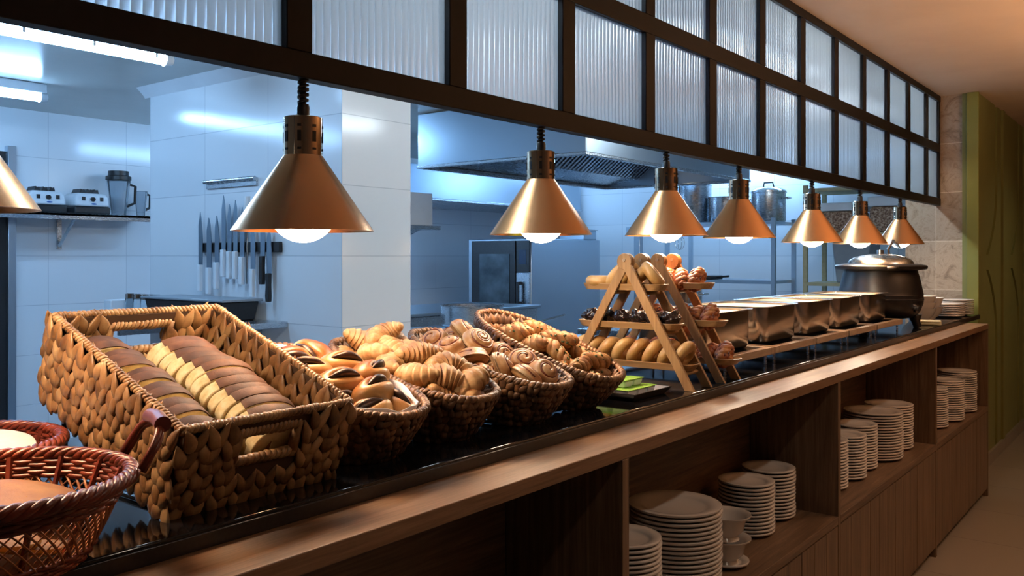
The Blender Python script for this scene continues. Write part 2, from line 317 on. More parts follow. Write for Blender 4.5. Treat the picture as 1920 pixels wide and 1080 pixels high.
ORD = ['first', 'second', 'third', 'fourth', 'fifth', 'sixth', 'seventh', 'eighth', 'ninth', 'tenth', 'eleventh', 'twelfth', 'thirteenth', 'fourteenth',
       'fifteenth', 'sixteenth', 'seventeenth', 'eighteenth', 'nineteenth', 'twentieth', 'twenty-first', 'twenty-second', 'twenty-third', 'twenty-fourth', 'twenty-fifth']

# ================================================================== setting
CZ = 2.451; KZ = 2.43
struct('floor', MB().box((-1.45, -2.6, -0.05), (2.8, 10.2, 0)), 'floor', smooth=0)
struct('floor', MB().box((-6.6, -2.6, -0.05), (-1.45, 10.2, 0)), 'floor_k', smooth=0)
struct('ceiling', MB().box((-1.336, -2.6, CZ), (2.8, 10.2, CZ + 0.06)), 'ceil', smooth=0)
struct('ceiling', MB().box((-6.6, -2.6, KZ), (-1.336, 8.6, KZ + 0.08)), 'ceil_k', smooth=0)
struct('wall_left', MB().box((-6.6, -2.6, 0), (-6.48, 8.6, KZ)), 'tile_x', smooth=0)
struct('wall_kitchen_end', MB().box((-6.48, 8.5, 0), (-1.52, 8.6, KZ)), 'tile_y', smooth=0)
struct('wall_near', MB().box((-6.6, -2.7, 0), (2.8, -2.6, CZ)), 'wall', smooth=0)
struct('wall_right', MB().box((2.8, -2.7, 0), (2.9, 10.2, CZ)), 'wall', smooth=0)
struct('wall_far', MB().box((-1.08, 10.2, 0), (2.9, 10.3, CZ)), 'wall', smooth=0)
struct('wall_stone', MB().box((-1.52, 6.28, 0), (-1.12, 6.42, CZ)), 'stone', smooth=0)
struct('wall_stone_side', MB().box((-1.52, 6.42, 0), (-1.44, 8.5, CZ)), 'tile_p', smooth=0)
struct('wall_pillar', MB().box((-5.035, 2.87, 0), (-3.286, 3.345, KZ - 0.001)), 'tile_y', smooth=0)
# the pillar's end face has its joints along the other axis
struct('wall_pillar_end', MB().box((-3.2865, 2.8695, 0), (-3.283, 3.3455, KZ - 0.001)), 'tile_p', smooth=0)
# coving along the pillar and a pipe-like cove on the left wall
cv = MB()
prof = [(0, 0), (0.05, 0), (0.035, -0.012), (0.012, -0.035), (0, -0.06)]
cv.prism([(0, 0), (-0.06, 0), (-0.045, -0.012), (-0.015, -0.04), (0, -0.06)], -5.095, -3.26, Matrix(((0, 0, 1, 0), (1, 0, 0, 2.87), (0, 1, 0, KZ), (0, 0, 0, 1))))
struct('trim_1', cv, 'white_p')
# dark doorway at the far left of the left wall
struct('door_1', MB().box((-6.478, 1.5, 0), (-6.44, 2.62, 2.12)), 'black', smooth=0)
struct('trim_2', MB().box((-6.478, 2.62, 0), (-6.42, 2.675, 2.16)), 'steel_h', bevel=0.004)
# olive panelled wall at the right
gw = MB(); gw.box((-1.17, 6.26, 0), (-1.14, 10.2, CZ))
struct('wall_olive', gw, 'green', smooth=0)
y = 6.265; k = 0
while y < 9.9:
    w_ = 0.86
    pn = MB(); x0, x1 = -1.139, -1.08
    # panel with two pairs of crescent grooves cut through its face, built as facets round the grooves
    nz = 120; segs = []
    def gx(z):   # groove centre across the panel (0..1), two arcs per panel
        q = abs(z - 1.36); return 0.78 - 0.40 * max(0.0, 1 - (q - 0.05) / 0.50) ** 2.4 if q > 0.05 else 0.38, q > 0.055
    for a in range(nz):
        z0, z1 = CZ * a / nz, CZ * (a + 1) / nz; c, on = gx((z0 + z1) / 2)
        c0 = gx(z0 + 1e-4)[0]; c1 = gx(z1 - 1e-4)[0]
        g0 = 0.042
        if on:
            for lo0, hi0, lo1, hi1 in ((0, c0 * w_ - g0, 0, c1 * w_ - g0), (c0 * w_ + g0, w_, c1 * w_ + g0, w_)):
                vs = [(x0, y + lo0, z0), (x1, y + lo0, z0), (x1, y + hi0, z0), (x0, y + hi0, z0), (x0, y + lo1, z1), (x1, y + lo1, z1), (x1, y + hi1, z1), (x0, y + hi1, z1)]
                pn.add(vs, [(0, 3, 2, 1), (4, 5, 6, 7), (0, 1, 5, 4), (1, 2, 6, 5), (2, 3, 7, 6), (3, 0, 4, 7)])
        else: pn.box((x0, y, z0), (x1, y + w_, z1))
    struct('wall_olive_panel', pn, 'green', smooth=0)
    struct('trim_%d' % (4 + k), MB().box((-1.139, y + w_ + 0.028, 0), (-1.068, y + w_ + 0.118, CZ)), 'green', smooth=0)
    y += w_ + 0.146; k += 1
struct('trim_3', MB().box((-1.14, 6.235, 0), (-1.07, 6.26, CZ)), 'green_l', bevel=0.003)
struct('baseboard_right', MB().box((-1.08, 6.265, 0), (-1.062, 10.2, 0.08)), 'floor', smooth=0)

# ------------------------------------------------------------------ glazed screen over the counter
scr = thing('glass_screen', 'black framed screen of fluted glass panes hanging above the buffet counter', 'glass screen', (-1.318, 0, 1.731))
def fr(name, a, b, bev=0.002):
    return MB().box([a[0] + 1.318, a[1], a[2] - 1.731], [b[0] + 1.318, b[1], b[2] - 1.731]).obj(name, 'frame', scr, bevel=bev)
Y0, Y1 = -1.0, 6.275
fr('bottom_beam', (-1.336, Y0, 1.731), (-1.300, Y1, 1.780))
fr('middle_rail', (-1.334, Y0, 2.078), (-1.302, Y1, 2.135))
fr('top_rail', (-1.336, Y0, 2.413), (-1.300, Y1, 2.4505))
mul = [1.037 + 0.4435 * k for k in range(-4, 12)]
for yy in mul:
    for z0, z1 in ((1.780, 2.078), (2.135, 2.413)): fr('mullion', (-1.334, yy - 0.0295, z0), (-1.302, yy + 0.0295, z1))
fr('mullion', (-1.334, 6.235, 1.78), (-1.302, 6.274, 2.078)); fr('mullion', (-1.334, 6.235, 2.135), (-1.302, 6.274, 2.413))
def fluted(y0, y1, z0, z1):
    mb = MB(); n = round((y1 - y0) / 0.0193); k = 8; vs = []; top = []
    pts = []
    for i in range(n):
        for j in range(k):
            t = j / k; yy = y0 + (y1 - y0) * (i + t) / n
            pts.append((0.0024 * (math.sin(math.pi * t)) ** 0.4 , yy))
    pts.append((0, y1))
    poly = [(x, yy) for x, yy in pts] + [(-0.003, y1), (-0.003, y0)]
    mb.prism(poly, z0, z1)
    return mb
for i in range(3, len(mul)):
    a = mul[i] + 0.0295; b = (mul[i + 1] - 0.0295) if i + 1 < len(mul) else 6.235
    for z0, z1 in ((1.780, 2.078), (2.135, 2.413)):
        fluted(a, b, z0 - 1.731, z1 - 1.731).obj('glass_pane', 'fluted', scr, smooth=50)

# ------------------------------------------------------------------ counter: cabinets, ledge, slab
XF = -0.935
for bi, (ya, yb, lab) in enumerate([(0.17, 1.58, 'oak cabinet bay nearest the camera holding white bowls'),
                                    (1.607, 2.99, 'oak cabinet bay holding the large dinner plate stack and footed bowls'),
                                    (3.017, 4.41, 'oak cabinet bay with five plate stacks under the food pans'),
                                    (4.437, 5.72, 'last oak cabinet bay with three plate stacks beside the olive wall')]):
    cb = thing('shelf_cabinet', lab, 'cabinet', (XF - 0.15, (ya + yb) / 2, 0), group='oak cabinet bays under the counter')
    ox, oy = -(XF - 0.15), -(ya + yb) / 2
    def pb(name, a, b, mt, bev=0.0015): return MB().box((a[0] + ox, a[1] + oy, a[2]), (b[0] + ox, b[1] + oy, b[2])).obj(name, mt, cb, bevel=bev)
    pb('shelf', (-1.245, ya, 0.497), (XF, yb, 0.525), 'wood_yd')
    pb('back_panel', (-1.255, ya, 0.0), (-1.2455, yb, 0.974), 'wood_yd')
    pb('side_panel', (-1.245, yb, 0.0), (XF, yb + 0.027, 0.974), 'wood_z')
    if bi == 0: pb('side_panel', (-1.245, ya - 0.027, 0.0), (XF, ya, 0.974), 'wood_z')
    pb('plinth', (-1.0, ya, 0.0), (XF - 0.03, yb, 0.045), 'black')
    n = 4
    for d in range(n):
        y0 = ya + (yb - ya) * d / n + 0.002; y1 = ya + (yb - ya) * (d + 1) / n - 0.002
        mb = MB(); ns = 3
        for q in range(ns):
            a_ = y0 + (y1 - y0) * q / ns; b_ = y0 + (y1 - y0) * (q + 1) / ns
            mb.box((XF - 0.02 + ox, a_ + 0.0012 + oy, 0.048), (XF - 0.001 + ox, b_ - 0.0012 + oy, 0.492))
        mb.box((XF - 0.024 + ox, y0 + oy, 0.048), (XF - 0.006 + ox, y1 + oy, 0.492))
        mb.obj('door', 'wood_z', cb, smooth=0)
led = MB().box((-1.075, 0.10, 0.974), (XF + 0.0, 5.75, 1.004)).obj('wooden_ledge', 'wood_y', bevel=0.002)
tag(led, 'long oak ledge running along the front of the black countertop', 'ledge')
slab = thing('stone_countertop', 'long glossy black stone countertop carrying the whole buffet', 'countertop', (-1.4, 3.2, 1.004))
MB().box((-0.40, -3.6, 0.0), (0.344, 2.99, 0.027)).obj('slab', 'stone_black', slab, bevel=0.003)
MB().box((0.3385, -3.6, -0.0), (0.3475, 2.985, 0.0215)).obj('front_edge', 'stone_edge', slab, bevel=0.001)
bk = MB().box((-1.78, 0.1, 0.0), (-1.26, 6.15, 1.003)).obj('counter_base', 'grey_p', smooth=0)
tag(bk, 'plain service base under the back of the black countertop', 'counter base')
SZ = 1.0312
# ================================================================== kitchen
# fluorescent battens
def batten(x, y0, y1, label, z=KZ, along='y', tm='tube'):
    ln = y1 - y0
    if along == 'y': T = thing('tube_light', label, 'ceiling light', (x, (y0 + y1) / 2, z - 0.001), group='fluorescent battens on the kitchen ceiling')
    else: T = thing('tube_light', label, 'ceiling light', ((y0 + y1) / 2, x, z - 0.001), (0, 0, R(90)), group='fluorescent battens on the kitchen ceiling')
    MB().box((-0.035, -ln / 2, -0.055), (0.035, ln / 2, 0)).obj('housing', 'white_p', T, bevel=0.005)
    MB().cyl((0, -ln / 2 + 0.03, -0.078), (0, ln / 2 - 0.03, -0.078), 0.026, n=16).obj('tube', tm, T)
    for s in (-1, 1):
        MB().cyl((0, s * (ln / 2 - 0.03), -0.076), (0, s * (ln / 2 + 0.012), -0.076), 0.034, 0.024, n=16).obj('end_cap', 'clear' if False else 'white_p', T)
    q = -ln / 2 + 0.25
    while q < ln / 2 - 0.05:
        MB().box((-0.042, q - 0.006, -0.085), (0.042, q + 0.006, -0.03)).obj('clip', 'steel', T); q += 0.3
batten(-3.93, 0.80, 2.34, 'bright fluorescent batten on the kitchen ceiling, the larger one at upper left')
batten(-5.45, 0.95, 2.43, 'short-looking fluorescent batten above the blender shelf')
batten(-1.80, 0.9, 2.3, 'fluorescent batten glowing through the fluted glass at the left', tm='tube_n')
batten(-1.80, 3.1, 4.5, 'fluorescent batten glowing through the middle fluted panes', tm='tube_n')
batten(-1.9, 4.9, 6.12, 'fluorescent batten glowing through the far fluted panes', tm='tube_n')
batten(8.15, -4.2, -2.9, 'added fluorescent batten brightening the storage racks at the far kitchen wall', along='x')  # added to light the far end of the kitchen
batten(-5.2, 3.7, 4.9, 'added fluorescent batten, hidden behind the pillar, brightening the back cooking line')  # added out of view to lift the dark wall under the back hood
batten(-5.3, 7.2, 8.3, 'fluorescent batten over the oven near the far kitchen wall')

# shelf with blenders on the left wall
sh = thing('wall_shelf', 'stainless wall shelf carrying two blender bases', 'shelf', (-6.48, 2.75, 1.70))
MB().box((0.001, -0.75, -0.02), (0.30, 0.80, 0)).box((0.29, -0.75, -0.045), (0.30, 0.80, 0)).obj('board', 'steel', sh, bevel=0.002)
b_ = MB(); b_.box((0.002, 0.215, -0.25), (0.03, 0.245, -0.02)); b_.tube([(0.015, 0.23, -0.235), (0.26, 0.23, -0.03)], 0.012, 6); b_.obj('bracket', 'steel', sh)
def blender(yc, label):
    T = thing('blender', label, 'blender', (-6.33, yc, 1.7005), group='blender bases on the wall shelf')
    MB().box((-0.11, -0.13, 0), (0.11, 0.13, 0.055)).obj('foot', 'black', T, bevel=0.012)
    bd = MB(); bd.rings([[(sx * a, sy * b, z) for sx, sy in ((-1, -1), (1, -1), (1, 1), (-1, 1))] for a, b, z in ((0.105, 0.125, 0.055), (0.10, 0.12, 0.12), (0.085, 0.10, 0.15))])
    bd.obj('housing', 'white_p', T, bevel=0.012)
    for q, w_ in ((-0.065, 0.022), (0.065, 0.022)): MB().box((0.098, q - w_ / 2, 0.095), (0.108, q + w_ / 2, 0.122)).obj('rocker_switch', 'black', T)
    MB().cyl((0.098, 0, 0.107), (0.116, 0, 0.105), 0.016).obj('knob', 'black', T)
    MB().ell((0.103, 0.01, 0.073), (0.003, 0.022, 0.006)).obj('emblem', 'blue_l', T)
    tm = MB()
    for q in (-0.05, 0.0, 0.05): tm.prism([(-0.022, 0), (0.022, 0), (0.014, 0.03), (0.004, 0.022), (-0.008, 0.032)], -0.07, 0.05, Matrix(((0, 0, 1, 0), (1, 0, 0, q), (0, 1, 0, 0.15), (0, 0, 0, 1))))
    tm.obj('jar_mount', 'black', T)
blender(2.80, 'white blender base at the left on the wall shelf')
blender(3.11, 'white blender base in the middle of the wall shelf, beside the smoked jug')
def jar(loc, h, r, label, name, lid=True):
    T = thing(name, label, 'blender jug', loc)
    MB().lathe([(r * 0.62, 0), (r * 0.66, 0.03), (r, h * 0.75), (r, h * 0.8)], 8).obj('jug', 'glassb', T, smooth=20)
    MB().tube([(0.0, r * 0.95, h * 0.72), (0.0, r * 1.55, h * 0.68), (0, r * 1.5, h * 0.3), (0, r * 0.8, h * 0.22)], 0.011, 8).obj('handle', 'black', T)
    if lid: MB().lathe([(r * 1.05, h * 0.8), (r * 1.05, h * 0.88), (r * 0.85, h * 0.9), (r * 0.85, h)], 16).obj('lid', 'black', T)
jar((-6.31, 3.345, 1.7005), 0.33, 0.085, 'tall smoked blender jug with a black lid', 'blender_jug')
jar((-6.33, 3.53, 1.7005), 0.24, 0.05, 'small clear blender jug behind the tall one', 'blender_jug', False)

# knife rack on the pillar front
PY = 2.87
rl = thing('rail_holder', 'short grey ticket rail on the white tiled pillar', 'rail', (-4.19, PY, 1.80))
MB().box((-0.235, -0.012, -0.02), (0.235, -0.001, 0.025)).obj('back_plate', 'steel', rl, bevel=0.002)
MB().cyl((-0.235, -0.022, 0.018), (0.235, -0.022, 0.018), 0.012, n=12).obj('roller', 'steel', rl)
ms = MB().box((-4.47, PY - 0.022, 1.42), (-3.745, PY - 0.001, 1.475)).obj('magnetic_strip', 'black', bevel=0.003)
tag(ms, 'black magnetic strip holding the knives on the tiled pillar', 'knife strip')
kn = [(-4.445, 0.30, 1.20, 'w'), (-4.36, 0.28, 1.185, 'w'), (-4.285, 0.26, 1.215, 'w'), (-4.22, 0.30, 1.285, 'w'), (-4.165, 0.26, 1.275, 'w'), (-4.11, 0.28, 1.275, 'w'), (-4.05, 0.27, 1.245, 'w'),
      (-3.955, 0.24, 1.18, 'w'), (-3.87, 0.27, 1.25, 'b'), (-3.815, 0.24, 1.16, 'b')]
NL = {'w': 'white', 'b': 'black'}
for i, (x, bl, zb, c) in enumerate(kn):
    T = thing('kitchen_knife', '%s-handled knife on the magnetic strip, %s from the left' % (NL[c], ORD[i]), 'knife', (x, PY - 0.026, zb), group='knives on the magnetic strip')
    hl = 0.15
    MB().prism([(-0.013, 0), (0.013, 0), (0.015, 0.03), (0.012, 0.09), (0.015, hl), (-0.016, hl), (-0.013, 0.08), (-0.017, 0.03)], -0.022, 0.0, Matrix(((1, 0, 0, 0), (0, 0, 1, 0), (0, 1, 0, 0), (0, 0, 0, 1)))).obj('handle', 'white_p' if c == 'w' else 'black', T, bevel=0.003)
    wd = 0.022 if i != 1 else 0.026
    MB().prism([(-wd, hl), (wd * 0.7, hl), (wd * 0.8, hl + bl * 0.5), (wd * 0.3, hl + bl * 0.85), (-wd * 0.25, hl + bl), (-wd, hl + bl * 0.75)], -0.006, -0.002, Matrix(((1, 0, 0, 0), (0, 0, 1, 0), (0, 1, 0, 0), (0, 0, 0, 1)))).obj('blade', 'blade', T, smooth=0)
T = thing('sharpening_steel', 'knife with a white handle pointing up, hanging upside down on the strip', 'knife', (-4.0, PY - 0.026, 1.20), group='knives on the magnetic strip')
MB().cyl((0, -0.012, 0.34), (0, -0.012, 0.52), 0.017, n=10).obj('handle', 'white_p', T)
MB().box((-0.035, -0.02, 0.33), (0.035, -0.002, 0.34)).obj('guard', 'white_p', T)
MB().cyl((0, -0.012, 0.05), (0, -0.012, 0.33), 0.006, n=8).obj('rod', 'blade', T)
# shelf below, with black box and jars
T = thing('prep_shelf', 'stainless shelf under the knives, mostly behind the bread basket', 'shelf', (-4.4, PY, 1.06))
MB().box((-0.72, -0.30, -0.03), (0.70, -0.001, 0)).obj('board', 'steel', T, bevel=0.003)
MB().box((-0.5, -0.28, -0.12), (-0.47, -0.002, -0.03)).obj('bracket', 'steel', T); MB().box((0.45, -0.28, -0.12), (0.48, -0.002, -0.03)).obj('bracket', 'steel', T)
T = thing('storage_box', 'long black storage box on the prep shelf below the knives', 'box', (-4.28, 2.73, 1.0605))
bx = MB(); bx.rings([[(sx * a, sy * b, z) for sx, sy in ((-1, -1), (1, -1), (1, 1), (-1, 1))] for a, b, z in ((0.35, 0.10, 0), (0.37, 0.115, 0.10))]); bx.obj('body', 'black', T, bevel=0.006)
MB().cbox((0, 0, 0.108), (0.79, 0.25, 0.014)).obj('lid', 'grey_p', T, bevel=0.005)
for i, x in enumerate((-4.98, -4.89, -4.81, -4.73)):
    T = thing('glass_jar', 'small glass jar on the prep shelf, %s from the left' % ORD[i], 'jar', (x, 2.72, 1.0605), group='glass jars beside the black box')
    MB().lathe([(0.032, 0), (0.035, 0.01), (0.035, 0.09), (0.028, 0.10)], 16).obj('body', 'clear', T)
    MB().lathe([(0.034, 0.085), (0.034, 0.115), (0.030, 0.118)], 16).obj('lid', 'steel_m', T)
T = MB().box((-5.115, 2.62, 1.0605), (-5.03, 2.80, 1.14)).obj('white_container', 'white_p', bevel=0.006); tag(T, 'white lidded container at the left end of the prep shelf', 'container')
# small shelf right behind the pillar with a control box
T = thing('range_shelf', 'raised steel shelf just right of the pillar, carrying the microwave', 'shelf', (-5.0, 4.78, 0.9655))
MB().box((-0.44, -0.23, 0.635), (0.42, 0.22, 0.665)).obj('board', 'steel', T, bevel=0.003)
MB().prism([(0.40, 0.634), (-0.1, 0.634), (-0.1, 0.45)], 0.0, 0.02, Matrix(((1, 0, 0, 0), (0, 0, 1, 0), (0, 1, 0, 0), (0, 0, 0, 1)))).obj('bracket', 'steel', T)
for sy in (-0.2, 0.18): MB().box((-0.42, sy, 0.0), (-0.39, sy + 0.03, 0.634)).obj('post', 'steel', T)
MB().box((-0.13, -0.01, 0.0), (-0.10, 0.03, 0.634)).obj('post', 'steel', T)
T = thing('microwave', 'microwave with a black control strip on the raised shelf by the pillar', 'microwave', (-4.87, 4.78, 1.6312))
MB().box((-0.25, -0.15, 0), (0.25, 0.17, 0.25)).obj('housing', 'white_p', T, bevel=0.006)
MB().box((0.15, -0.157, 0.02), (0.245, -0.1505, 0.23)).obj('control_panel', 'black', T)
MB().box((-0.24, -0.157, 0.02), (0.14, -0.1505, 0.23)).obj('door', 'ovenglass', T)

# extraction hoods
hz = 2.05
T = thing('extraction_hood', 'large stainless island hood with dark baffle filters', 'hood', (-3.69, 5.85, hz))
X0, X1, YA, YB = -0.72, 0.72, -1.28, 1.28
hd = MB()
for a, b in (((X0, YA, 0), (X1, YA + 0.012, 0.37)), ((X0, YB - 0.012, 0), (X1, YB, 0.37)), ((X0, YA + 0.012, 0), (X0 + 0.012, YB - 0.012, 0.37)), ((X1 - 0.012, YA + 0.012, 0), (X1, YB - 0.012, 0.37))): hd.box(a, b)
hd.obj('canopy', 'steel_h', T, bevel=0.003)
rim = MB()
for a, b in (((X0 - 0.008, YA - 0.008, -0.02), (X1 + 0.008, YA + 0.035, 0.0)), ((X0 - 0.008, YB - 0.035, -0.02), (X1 + 0.008, YB + 0.008, 0.0)), ((X0 - 0.008, YA + 0.035, -0.02), (X0 + 0.035, YB - 0.035, 0.0)), ((X1 - 0.035, YA + 0.035, -0.02), (X1 + 0.008, YB - 0.035, 0.0))): rim.box(a, b)
rim.obj('gutter', 'steel', T, bevel=0.003)
for s in (-1, 1):
    rp = MB(); rp.add([(s * 0.69, YA + 0.014, 0.01), (s * 0.69, YB - 0.014, 0.01), (s * 0.36, YB - 0.014, 0.06), (s * 0.36, YA + 0.014, 0.06), (s * 0.69, YA + 0.014, 0.02), (s * 0.69, YB - 0.014, 0.02), (s * 0.36, YB - 0.014, 0.07), (s * 0.36, YA + 0.014, 0.07)], [(0, 1, 2, 3), (4, 7, 6, 5), (0, 4, 5, 1), (3, 2, 6, 7)])
    rp.obj('soffit_panel', 'steel', T)
    for q in range(5):
        yc = YA + 0.26 + q * 0.51
        ft = MB(); fm = MB()
        Tm = Matrix.Translation((s * 0.19, yc, 0.19)) @ Matrix.Rotation(s * R(38), 4, 'Y')
        for j in range(9): ft.cbox((0, -0.225 + j * 0.056, 0), (0.40, 0.028, 0.02), 0, Tm)
        ft.cbox((0, 0, 0.02), (0.42, 0.50, 0.006), 0, Tm)
        ft.obj('baffle_filter', 'steel', T)
T = thing('extraction_hood', 'smaller back hood on the left wall, seen under the island hood', 'hood', (-5.95, 6.3, 1.93))
hb = MB()
hb.box((-0.52, -1.9, 0), (0.45, -1.888, 0.30)); hb.box((0.438, -1.888, 0), (0.45, 2.05, 0.30)); hb.box((-0.52, 2.05, 0), (0.45, 2.062, 0.30)); hb.box((-0.52, -1.888, 0.29), (0.438, 2.05, 0.30))
hb.obj('canopy', 'steel_h', T, bevel=0.003)
MB().box((-0.52, -1.92, -0.02), (0.47, 2.08, -0.0)).obj('gutter', 'steel', T, bevel=0.003)

for k_, yy in enumerate((5.0, 6.6)):
    T = thing('hood_light', 'small light panel inside the island hood, %s end' % ('near', 'far')[k_], 'hood light', (-3.69, yy, 2.40), group='light panels inside the island hood')
    MB().box((-0.06, -0.22, 0.0), (0.06, 0.22, 0.028)).obj('housing', 'steel', T); MB().box((-0.05, -0.21, -0.012), (0.05, 0.21, -0.0005)).obj('diffuser', 'hoodl', T)
T = thing('hood_light', 'cool light strip under the back hood on the left wall', 'hood light', (-6.15, 5.3, 1.909), group=None)
MB().box((-0.04, -0.8, -0.02), (0.04, 0.8, 0.0)).obj('housing', 'steel', T); MB().box((-0.03, -0.78, -0.035), (0.03, 0.78, -0.0205)).obj('diffuser', 'tube', T)
# combi oven
T = thing('combi_oven', 'combi oven with a black glass door and plain steel side', 'oven', (-5.43, 7.4, 0))
MB().box((-0.40, -0.62, 0.10), (0.40, 0.62, 1.57)).obj('housing', 'steel_h', T, bevel=0.008)
MB().box((-0.33, -0.655, 0.72), (0.23, -0.621, 1.55)).obj('door', 'black', T, bevel=0.004)
MB().box((-0.22, -0.660, 0.82), (0.16, -0.6555, 1.42)).obj('door_window', 'ovenglass', T)
MB().box((0.24, -0.65, 1.24), (0.395, -0.621, 1.55)).obj('control_panel', 'black', T, bevel=0.002)
MB().box((0.27, -0.653, 1.32), (0.36, -0.6505, 1.46)).obj('display', 'disp', T)
MB().box((0.24, -0.65, 0.72), (0.395, -0.621, 1.235)).obj('side_panel', 'steel', T, bevel=0.002)
MB().box((0.275, -0.705, 0.93), (0.31, -0.69, 1.15)).box((0.275, -0.70, 0.93), (0.31, -0.6505, 0.96)).box((0.275, -0.70, 1.12), (0.31, -0.6505, 1.15)).obj('handle', 'black', T, bevel=0.003)
for sx in (-0.35, 0.35):
    for sy in (-0.55, 0.55): MB().cyl((sx, sy, 0), (sx, sy, 0.1), 0.025).obj('foot', 'steel', T)
T = thing('gastro_box', 'small steel container standing on top of the combi oven', 'container', (-5.2, 7.85, 1.5705))
MB().box((-0.16, -0.12, 0), (0.16, 0.12, 0.10)).obj('body', 'steel_h', T, bevel=0.008); MB().box((-0.17, -0.13, 0.10), (0.17, 0.13, 0.11)).obj('lid', 'steel', T)
# back line unit with a big pan
T = thing('cooking_range', 'low steel cooking unit behind the pastry baskets', 'range', (-5.0, 5.35, 0))
MB().box((-0.45, -0.9, 0.08), (0.40, 0.95, 0.94)).obj('body', 'steel', T, bevel=0.006)
MB().box((-0.47, -0.92, 0.94), (0.42, 0.97, 0.965)).obj('worktop', 'steel_h', T, bevel=0.004)
MB().box((-0.40, -0.8, 0), (0.3, 0.85, 0.08)).obj('plinth', 'black', T)
def pot(name, loc, r, h, label, mt='steel', handles=True, lid=False, group=None, n=40):
    T = thing(name, label, 'pot', loc, group=group)
    MB().lathe([(r * 0.94, 0), (r, 0.015), (r, h), (r + 0.008, h + 0.004), (r + 0.008, h + 0.008), (r - 0.004, h + 0.006), (r - 0.005, 0.02), (0.001, 0.012)], n, cap=False).lathe([(0.001, 0), (r * 0.94, 0)], n, cap=False).obj('body', mt, T)
    if handles:
        for s in (-1, 1): MB().tube([(s * r, -0.05, h * 0.8), (s * (r + 0.04), -0.045, h * 0.82), (s * (r + 0.04), 0.045, h * 0.82), (s * r, 0.05, h * 0.8)], 0.007, 8).obj('handle', 'steel_m', T)
    if lid:
        MB().lathe([(r + 0.006, h + 0.009), (r + 0.006, h + 0.02), (r * 0.8, h + 0.045), (r * 0.3, h + 0.06), (0.001, h + 0.062)], n, cap=False).obj('lid', 'steel_m', T)
        MB().tube([(-0.05, 0, h + 0.055), (-0.04, 0, h + 0.1), (0.04, 0, h + 0.1), (0.05, 0, h + 0.055)], 0.008, 8).obj('lid_handle', 'black', T)
    return T
pot('stock_pot', (-4.05, 4.75, 0.903), 0.22, 0.14, 'wide steel pan behind the cinnamon roll basket', 'steel', False)
# island range with burners
T = thing('gas_range', 'stainless island gas range with black burner grates', 'range', (-3.35, 4.25, 0))
MB().box((-0.95, -0.62, 0.1), (0.50, 0.40, 0.84)).obj('body', 'black', T, bevel=0.006)
MB().box((-0.97, -0.64, 0.84), (0.55, 0.42, 0.90)).obj('worktop', 'steel_h', T, bevel=0.02, seg=3)
MB().box((-0.9, -0.5, 0), (0.45, 0.3, 0.1)).obj('plinth', 'black', T)
for gx in (-0.05,):
    for gy in (-0.35, 0.05):
        g_ = MB()
        for q in range(5):
            g_.box((gx - 0.17, gy - 0.16 + q * 0.08 - 0.005, 0.915), (gx + 0.17, gy - 0.16 + q * 0.08 + 0.005, 0.928)); g_.box((gx - 0.16 + q * 0.08 - 0.005, gy - 0.17, 0.902), (gx - 0.16 + q * 0.08 + 0.005, gy + 0.17, 0.915))
        g_.obj('burner_grate', 'black', T)
T = thing('frying_pan', 'frying pan with a long steel handle raised over the range', 'pan', (-3.40, 4.28, 0.929))
MB().lathe([(0.001, 0), (0.10, 0), (0.135, 0.04), (0.130, 0.04), (0.098, 0.005), (0.001, 0.005)], 32, cap=False).obj('body', 'black', T)
MB().tube([(0.12, 0.03, 0.035), (0.26, 0.07, 0.075), (0.40, 0.10, 0.115)], [0.012, 0.011, 0.013], 8, flat=0.5).obj('handle', 'steel_m', T)
# stock pot with ladle-like rim behind the wooden tower
pot('stock_pot', (-2.78, 5.35, 0.9005), 0.20, 0.30, 'deep steel pot with ring handles seen through the wooden bread tower', 'steel_m')
T = thing('work_table', 'stainless worktable behind the wooden bread tower', 'table', (-2.95, 5.75, 0))
MB().box((-0.40, -0.70, 0.86), (0.38, 0.95, 0.90)).obj('top', 'steel', T, bevel=0.004)
for sx in (-0.36, 0.34):
    for sy in (-0.65, 0.9): MB().box((sx - 0.02, sy - 0.02, 0), (sx + 0.02, sy + 0.02, 0.86)).obj('leg', 'steel', T)
MB().box((-0.38, -0.68, 0.3), (0.36, 0.93, 0.33)).obj('undershelf', 'steel', T)
# rack with stock pots near the end wall
def rack(name, loc, w_, d_, zs, label, mt, topz, fan=True):
    T = thing(name, label, 'shelving', loc)
    for sx in (-w_ / 2, w_ / 2):
        for sy in (-d_ / 2, d_ / 2): MB().box((sx - 0.018, sy - 0.018, 0), (sx + 0.018, sy + 0.018, topz)).obj('post', mt, T)
    for z in zs:
        MB().box((-w_ / 2 + 0.018, -d_ / 2 - 0.018, z - 0.03), (w_ / 2 - 0.018, d_ / 2 + 0.018, z)).obj('shelf', mt, T, bevel=0.002)
    return T
rack('storage_rack', (-3.45, 7.8, 0), 1.05, 0.5, (0.45, 1.18, 1.715), 'steel rack against the far kitchen wall holding big stock pots', 'steel_h', 1.74)
pot('stock_pot', (-3.81, 7.78, 1.7155), 0.17, 0.36, 'tall steel stock pot at the left end of the far rack', 'steel', False, group='pots on the far rack')
pot('stock_pot', (-3.475, 7.75, 1.7155), 0.15, 0.23, 'shorter open steel pot in the middle of the far rack', 'steel', False, group='pots on the far rack')
pot('pressure_cooker', (-3.07, 7.8, 1.7155), 0.155, 0.26, 'steel pressure cooker with clamped lid at the right of the far rack', 'steel', lid=True, group='pots on the far rack')
T = thing('food_tray', 'flat dark tray on the middle shelf of the far rack', 'tray', (-3.72, 7.72, 1.1805)); MB().box((-0.18, -0.14, 0), (0.18, 0.14, 0.035)).obj('body', 'black', T, bevel=0.01); MB().tube([(0.18, 0, 0.02), (0.3, 0, 0.03)], 0.01, 8).obj('handle', 'black', T)
